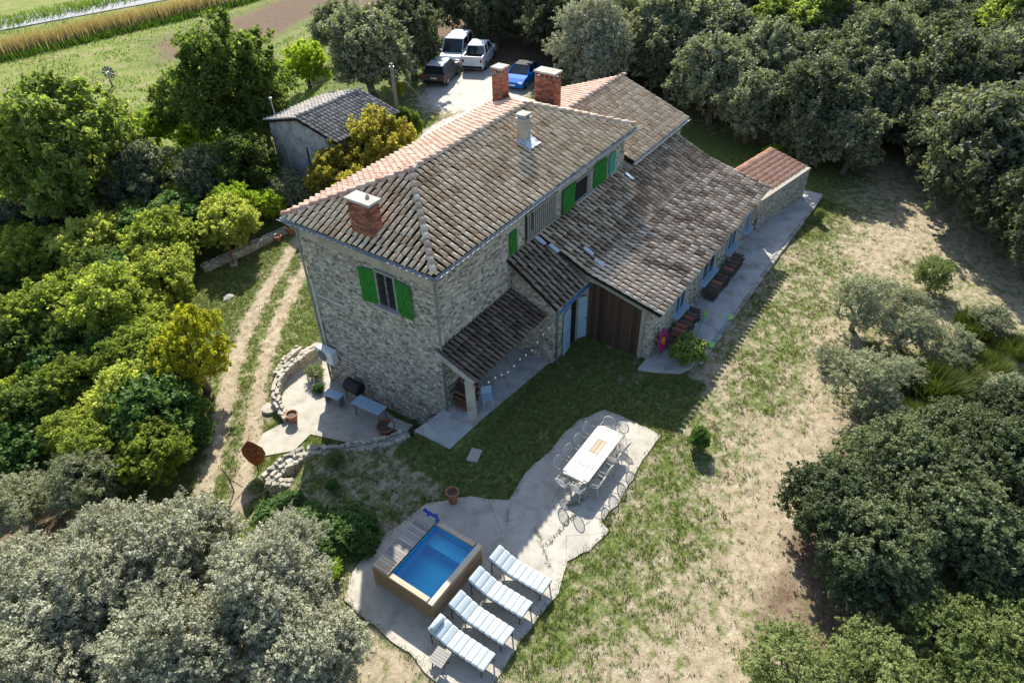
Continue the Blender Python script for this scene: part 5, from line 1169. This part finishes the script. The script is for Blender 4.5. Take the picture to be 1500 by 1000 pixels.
# --- the wood behind the barn and at the right: front line placed one by one
wl_ = 'grey-green holm oak along the front edge of the wood behind the barn'; wg = dict(name='holm_oak', group='holm oaks along the wood edge')
FRONT = []
for px, py, r in ((985, 85, 52), (1050, 110, 60), (1125, 95, 64), (1105, 150, 52), (1200, 150, 66), (1185, 195, 40), (1250, 120, 66), (1300, 150, 60), (965, 30, 50), (1250, 200, 48)):
    o = ptree('holm', px, py, r, wl_, **wg); FRONT.append(o)
for px, py, r, lb in ((1440, 215, 92, 'massive rounded holm oak at the right edge of the lawn'), (1400, 130, 80, 'tall holm oak behind the massive rounded one'), (1475, 300, 60, 'holm oak low on the right beside the massive rounded one')): FRONT.append(ptree('holm', px, py, r, lb, name='holm_oak'))
for o in ('',):
    used = [(t.location.x, t.location.y, t.scale[0]*3) for t in FRONT]+[(30, 21, 6.5), (36, 24, 5), (24, 17, 4), (33, 17.8, 4), (24.5, -2, 4)]
    tries = 0; k = 0; rr_ = random.Random(5)
    while tries < 30000 and k < 285:
        tries += 1; x = 22+rr_.random()**1.3*125; y = rr_.uniform(-60, 75)
        q = RR@(np.array([x, y, 3.])-CAM); sx_, sy_ = 750+F*q[0]/q[2], 500-F*q[1]/q[2]
        if not (470 < sx_ < 1640 and -110 < sy_ < 400): continue
        if y > 33 and x < 62+(y-33)*1.4: continue                 # open field
        qb = RR@(np.array([x, y, 0.])-CAM); bx_, by_ = 750+F*qb[0]/qb[2], 500-F*qb[1]/qb[2]
        if by_ > np.interp(bx_, [470, 560, 600, 640, 700, 770, 800, 900, 940, 1000, 1100, 1180, 1300, 1400, 1500, 1640], [30, 45, 60, 62, 62, 95, 110, 118, 118, 150, 205, 215, 225, 290, 420, 500]): continue
        if abs(sx_-935) < 26 and sy_ > 60 and sy_ < 140: continue       # pale path into the wood
        R = rr_.uniform(2.1, 3.5)
        if any(math.hypot(x-a_, y-b_) < (R+c_)*.5 for a_, b_, c_ in used): continue
        used.append((x, y, R)); k += 1
        tree('holm' if rr_.random() < .8 else ('dark' if rr_.random() < .4 else 'mid'), x, y, R, 'evergreen oak standing inside the dense wood beyond the house', 'tree', 'holm_oak', 'evergreen oaks filling the wood', rr_.uniform(.9, 1.25))
# --- right-hand scrub and bottom right trees
ptree('olive', 1262, 440, 52, 'feathery grey-green olive standing at the lawn edge', name='olive_tree'); ptree('olive', 1330, 480, 46, 'sparse pale grey olive beside the feathery one', name='olive_tree', hk=.85); ptree('olive', 1270, 555, 66, 'wide grey olive bush casting dark shade on the lawn', name='olive_tree', hk=.75); ptree('olive', 1400, 500, 36, 'thin grey olive bush in the dry scrub', name='olive_tree', hk=.8)
for px, py, r, lb in ((1330, 440, 34, 'low grey scrub bush behind the sparse pale olive'), (1385, 525, 36, 'grey scrub bush between two broom bushes'), (1455, 470, 36, 'dull green scrub bush on the dry bank'), (1325, 545, 40, 'grey-green scrub bush touching the wide olive bush'), (1480, 575, 40, 'olive-coloured scrub bush above the dark oaks'), (1215, 520, 26, 'loose grey bush spreading onto the lawn'), (1300, 610, 40, 'brownish grey scrub bush at the top of the dark oaks')): ptree('olive', px, py, r, lb, 'bush', 'scrub_bush', None, .65)
ptree('brush', 1370, 400, 30, 'small round light green bush alone on dry ground', 'bush', 'bush'); 
for px, py, s_, lb in ((1360, 575, 1.0, 'dark green broom bush between the olives and dark oaks'), (1425, 490, .8, 'broom bush on the dry ground at the right'), (1445, 545, .7, 'small broom bush below the right-hand one'), (1350, 625, .7, 'bright broom tuft above the dark oaks'), (1480, 520, .7, 'straw coloured broom at the photo edge'), (1400, 560, .8, 'yellowish broom tuft in the scrub')):
    p = onground(px, py); o = thing('broom_bush', lb, 'bush', p, random.uniform(0, 6)); o.scale = (s_, s_, s_); link('shoots', BROOM[int(px) % 2], o)
dk = dict(name='dark_oak', group='dark evergreen oaks at the lower right of the lawn'); dl = 'dense dark green evergreen oak bordering the dry lawn'
dl = 'dense dark green evergreen oak in the middle of the dark clump beside the dry lawn'
for px, py, r, lb in ((1230, 740, 84, 'dark evergreen oak jutting furthest out over the dry lawn'), (1310, 680, 84, 'dark evergreen oak next to the brownish grey scrub bush'), (1395, 640, 70, 'dark evergreen oak below the bright broom tuft'), (1290, 800, 90, dl), (1400, 760, 100, dl), (1480, 690, 90, dl), (1490, 600, 56, 'small dark evergreen oak next to the olive-coloured scrub bush'), (1480, 820, 80, dl), (1250, 830, 60, 'low dark evergreen oak shading the lawn above the lighter green oaks')): ptree('dark', px, py, r, lb, **dk, hk=.92)
ptree('brush', 1165, 985, 78, 'lighter green leafy oak standing furthest out on the dry lawn', name='light_oak', hk=.8)
bg_ = dict(name='light_oak', group='lighter green oaks below the dark oaks'); bl_ = 'lighter green leafy oak at the foot of the dark oaks'
for px, py, r in ((1275, 975, 78), (1390, 930, 84), (1480, 925, 80), (1440, 1010, 80), (1340, 1000, 60)): ptree('brush', px, py, r, bl_, **bg_, hk=.8)
# --- reed bank along the road, verge and field grass: too many blades to count
def blades(P, H, m, name, w=.02, lean=.35, seed=1, tm=.5, ts=.2):
    g = np.random.default_rng(seed); n = len(P); a = g.uniform(0, 6.283, n); d = np.stack([np.cos(a)*lean*g.random(n), np.sin(a)*lean*g.random(n), np.ones(n)], 1); Hh = (H*g.uniform(.5, 1.1, n))[:, None]
    sd = np.stack([-np.sin(a), np.cos(a), np.zeros(n)], 1)*w; tip = P+d*Hh; V = np.stack([P-sd, P+sd, tip], 1).reshape(-1, 3)
    t = np.clip(np.repeat(tm+g.normal(0, ts, n), 3), 0, 1); me_ = fastmesh(name, V, np.arange(len(V)).reshape(-1, 3), t, X[m], nv=3); return link(name, me_)
g = np.random.default_rng(21)
ra = onground(0, 84)[:2]; rb = onground(335, 6)[:2]; dd = (rb-ra)/np.linalg.norm(rb-ra); nn = np.array([-dd[1], dd[0]])
def scatter_line(n, s0, s1, off, sd): 
    s = g.uniform(s0, s1, n); q = ra+dd*s[:, None]+nn*(off+g.normal(0, sd, n))[:, None]; return np.concatenate([q, T(q[:, 0], q[:, 1])[:, None]], 1)
Ln = np.linalg.norm(rb-ra)
tag(blades(scatter_line(26000, -40, Ln+10, .4, .75), 1.9, 'leaf_reed', 'reeds', .05, .3, 3), 'tall straw-coloured reeds along the ditch by the road', 'reeds', kind='stuff')
tag(blades(scatter_line(16000, -40, Ln+60, 3.1, .9), .9, 'leaf_fieldgrass', 'verge_grass', .06, .5, 4), 'green grass verge between the reeds and the road', 'grass', kind='stuff')
tag(blades(scatter_line(12000, -40, Ln+60, -1.6, .55), .8, 'leaf_fieldgrass', 'ditch_grass', .06, .5, 5, .3), 'dark green grass on the field side of the reeds', 'grass', kind='stuff')
tag(blades(scatter_line(12000, -40, Ln+90, 13.5, 1.4), .9, 'leaf_fieldgrass', 'far_verge_grass', .07, .5, 8, .6), 'bright green verge beyond the pale road', 'grass', kind='stuff')
n = 60000; fx_ = g.uniform(-5, 60, n); fy_ = g.uniform(30, 95, n); fz = zones(fx_, fy_); kk = (g.random(n) < fz[:, 3]) & (np.sin(fx_*.9+np.sin(fy_*.7)*2)*np.cos(fy_*.8+fx_*.2)+g.normal(0, .5, n) > -.1)
tag(blades(np.stack([fx_, fy_, T(fx_, fy_)], 1)[kk], .22, 'leaf_fieldgrass', 'field_grass', .05, .9, 31, .4, .28), 'rough green grass of the field below the road', 'grass', kind='stuff')
# lawn tufts follow the same zones as the ground
n = 210000; qx = g.uniform(-13, 26, n); qy = g.uniform(-14, 20, n); zn = zones(qx, qy)
nz = np.sin(qx*3.1+np.sin(qy*2.3)*1.4)*np.cos(qy*2.7+np.sin(qx*1.9))*.5+np.sin(qx*7.3+qy*5.1)*np.sin(qy*6.7-qx*2)*.35
ok = (g.random(n) < np.clip((zn[:, 0]+nz*.34-.36)*2.2, .04, 1)*(1-zn[:, 1])*(1-zn[:, 2]))
def inpoly(px, py, poly):
    r = np.zeros(len(px), bool)
    for i in range(len(poly)):
        (xa, ya), (xb, yb) = poly[i], poly[(i+1) % len(poly)]
        k = ((ya > py) != (yb > py)) & (px < (xb-xa)*(py-ya)/(yb-ya+1e-12)+xa); r ^= k
    return r
ok &= ~inpoly(qx, qy, pat) & ~inpoly(qx, qy, tpoly) & ~inpoly(qx, qy, court)
ok &= ~((qx > .2) & (qx < 21.3) & (qy > -1.7) & (qy < 8)) & ~((qx > 7.2) & (qx < 26) & (qy > -6.4) & (qy < 1)) & ~((qx > -1.4) & (qx < 5) & (qy > -1.6) & (qy < .7)) & ~((qx > 12.6) & (qx < 18.2) & (qy > 18.3))
P = np.stack([qx, qy, T(qx, qy)], 1)[ok]; k3 = 5; P = np.repeat(P, k3, 0)+g.normal(0, .035, (len(P)*k3, 3))*[1, 1, 0]
cv = np.abs(g.normal(0, .1, len(P)))
tag(blades(P, .085, 'leaf_grass', 'lawn_grass', .011, .9, 9, .48, .24), 'short patchy grass of the lawn around the house and patio', 'grass', kind='stuff')
cr_ = []
for i in range(len(pat)):
    a_, b_ = np.array(pat[i]), np.array(pat[(i+1) % len(pat)]); L_ = np.linalg.norm(b_-a_); n = int(L_*130); t = g.random(n); keep = np.sin(t*L_*4+i)+g.normal(0, .8, n) > -.2
    q = (a_+(b_-a_)*t[:, None]+g.normal(0, .075, (n, 2)))[keep]; cr_.append(np.concatenate([q, np.full((len(q), 1), .03)], 1))
for a_, b_, n in (((843, 752), (800, 800), 160), ((785, 772), (805, 832), 130), ((600, 800), (640, 772), 60), ((830, 745), (862, 728), 120), ((745, 745), (742, 770), 50)):
    p0, p1 = at(*a_)[:2], at(*b_)[:2]; t = g.random(n); q = p0+(p1-p0)*t[:, None]+g.normal(0, .05, (n, 2)); cr_.append(np.concatenate([q, np.full((n, 1), .035)], 1))
tag(blades(np.concatenate(cr_), .07, 'leaf_grass', 'crack_grass', .014, 1.0, 12, .35, .2), 'thin grass growing in the cracks of the patio', 'grass', kind='stuff')
# loose stones on the bare ground
n = 5200; sx_ = g.uniform(-12, 14, n); sy_ = g.uniform(-15, 16, n); zn = zones(sx_, sy_); ok = (g.random(n) < np.clip(.75-zn[:, 0], .02, 1)) & ~inpoly(sx_, sy_, pat) & ~inpoly(sx_, sy_, tpoly) & ~((sx_ > -1.4) & (sx_ < 21) & (sy_ > -6.9) & (sy_ < 8))
b = MB()
for x, y, z in zip(sx_[ok], sy_[ok], T(sx_[ok], sy_[ok])):
    s = random.uniform(.012, .038)*(2 if random.random() < .06 else 1); b.tint = random.random()
    b.add([(x+s*random.uniform(.7, 1.3)*math.cos(a_), y+s*random.uniform(.7, 1.3)*math.sin(a_), z-.01) for a_ in (0, 1.57, 3.14, 4.71)]+[(x, y, z+s*.8)], [(0, 1, 4), (1, 2, 4), (2, 3, 4), (3, 0, 4)])
tag(b.build('pebbles', X['pale_stone']), 'small pale stones scattered over the dry ground', 'pebbles', kind='stuff')
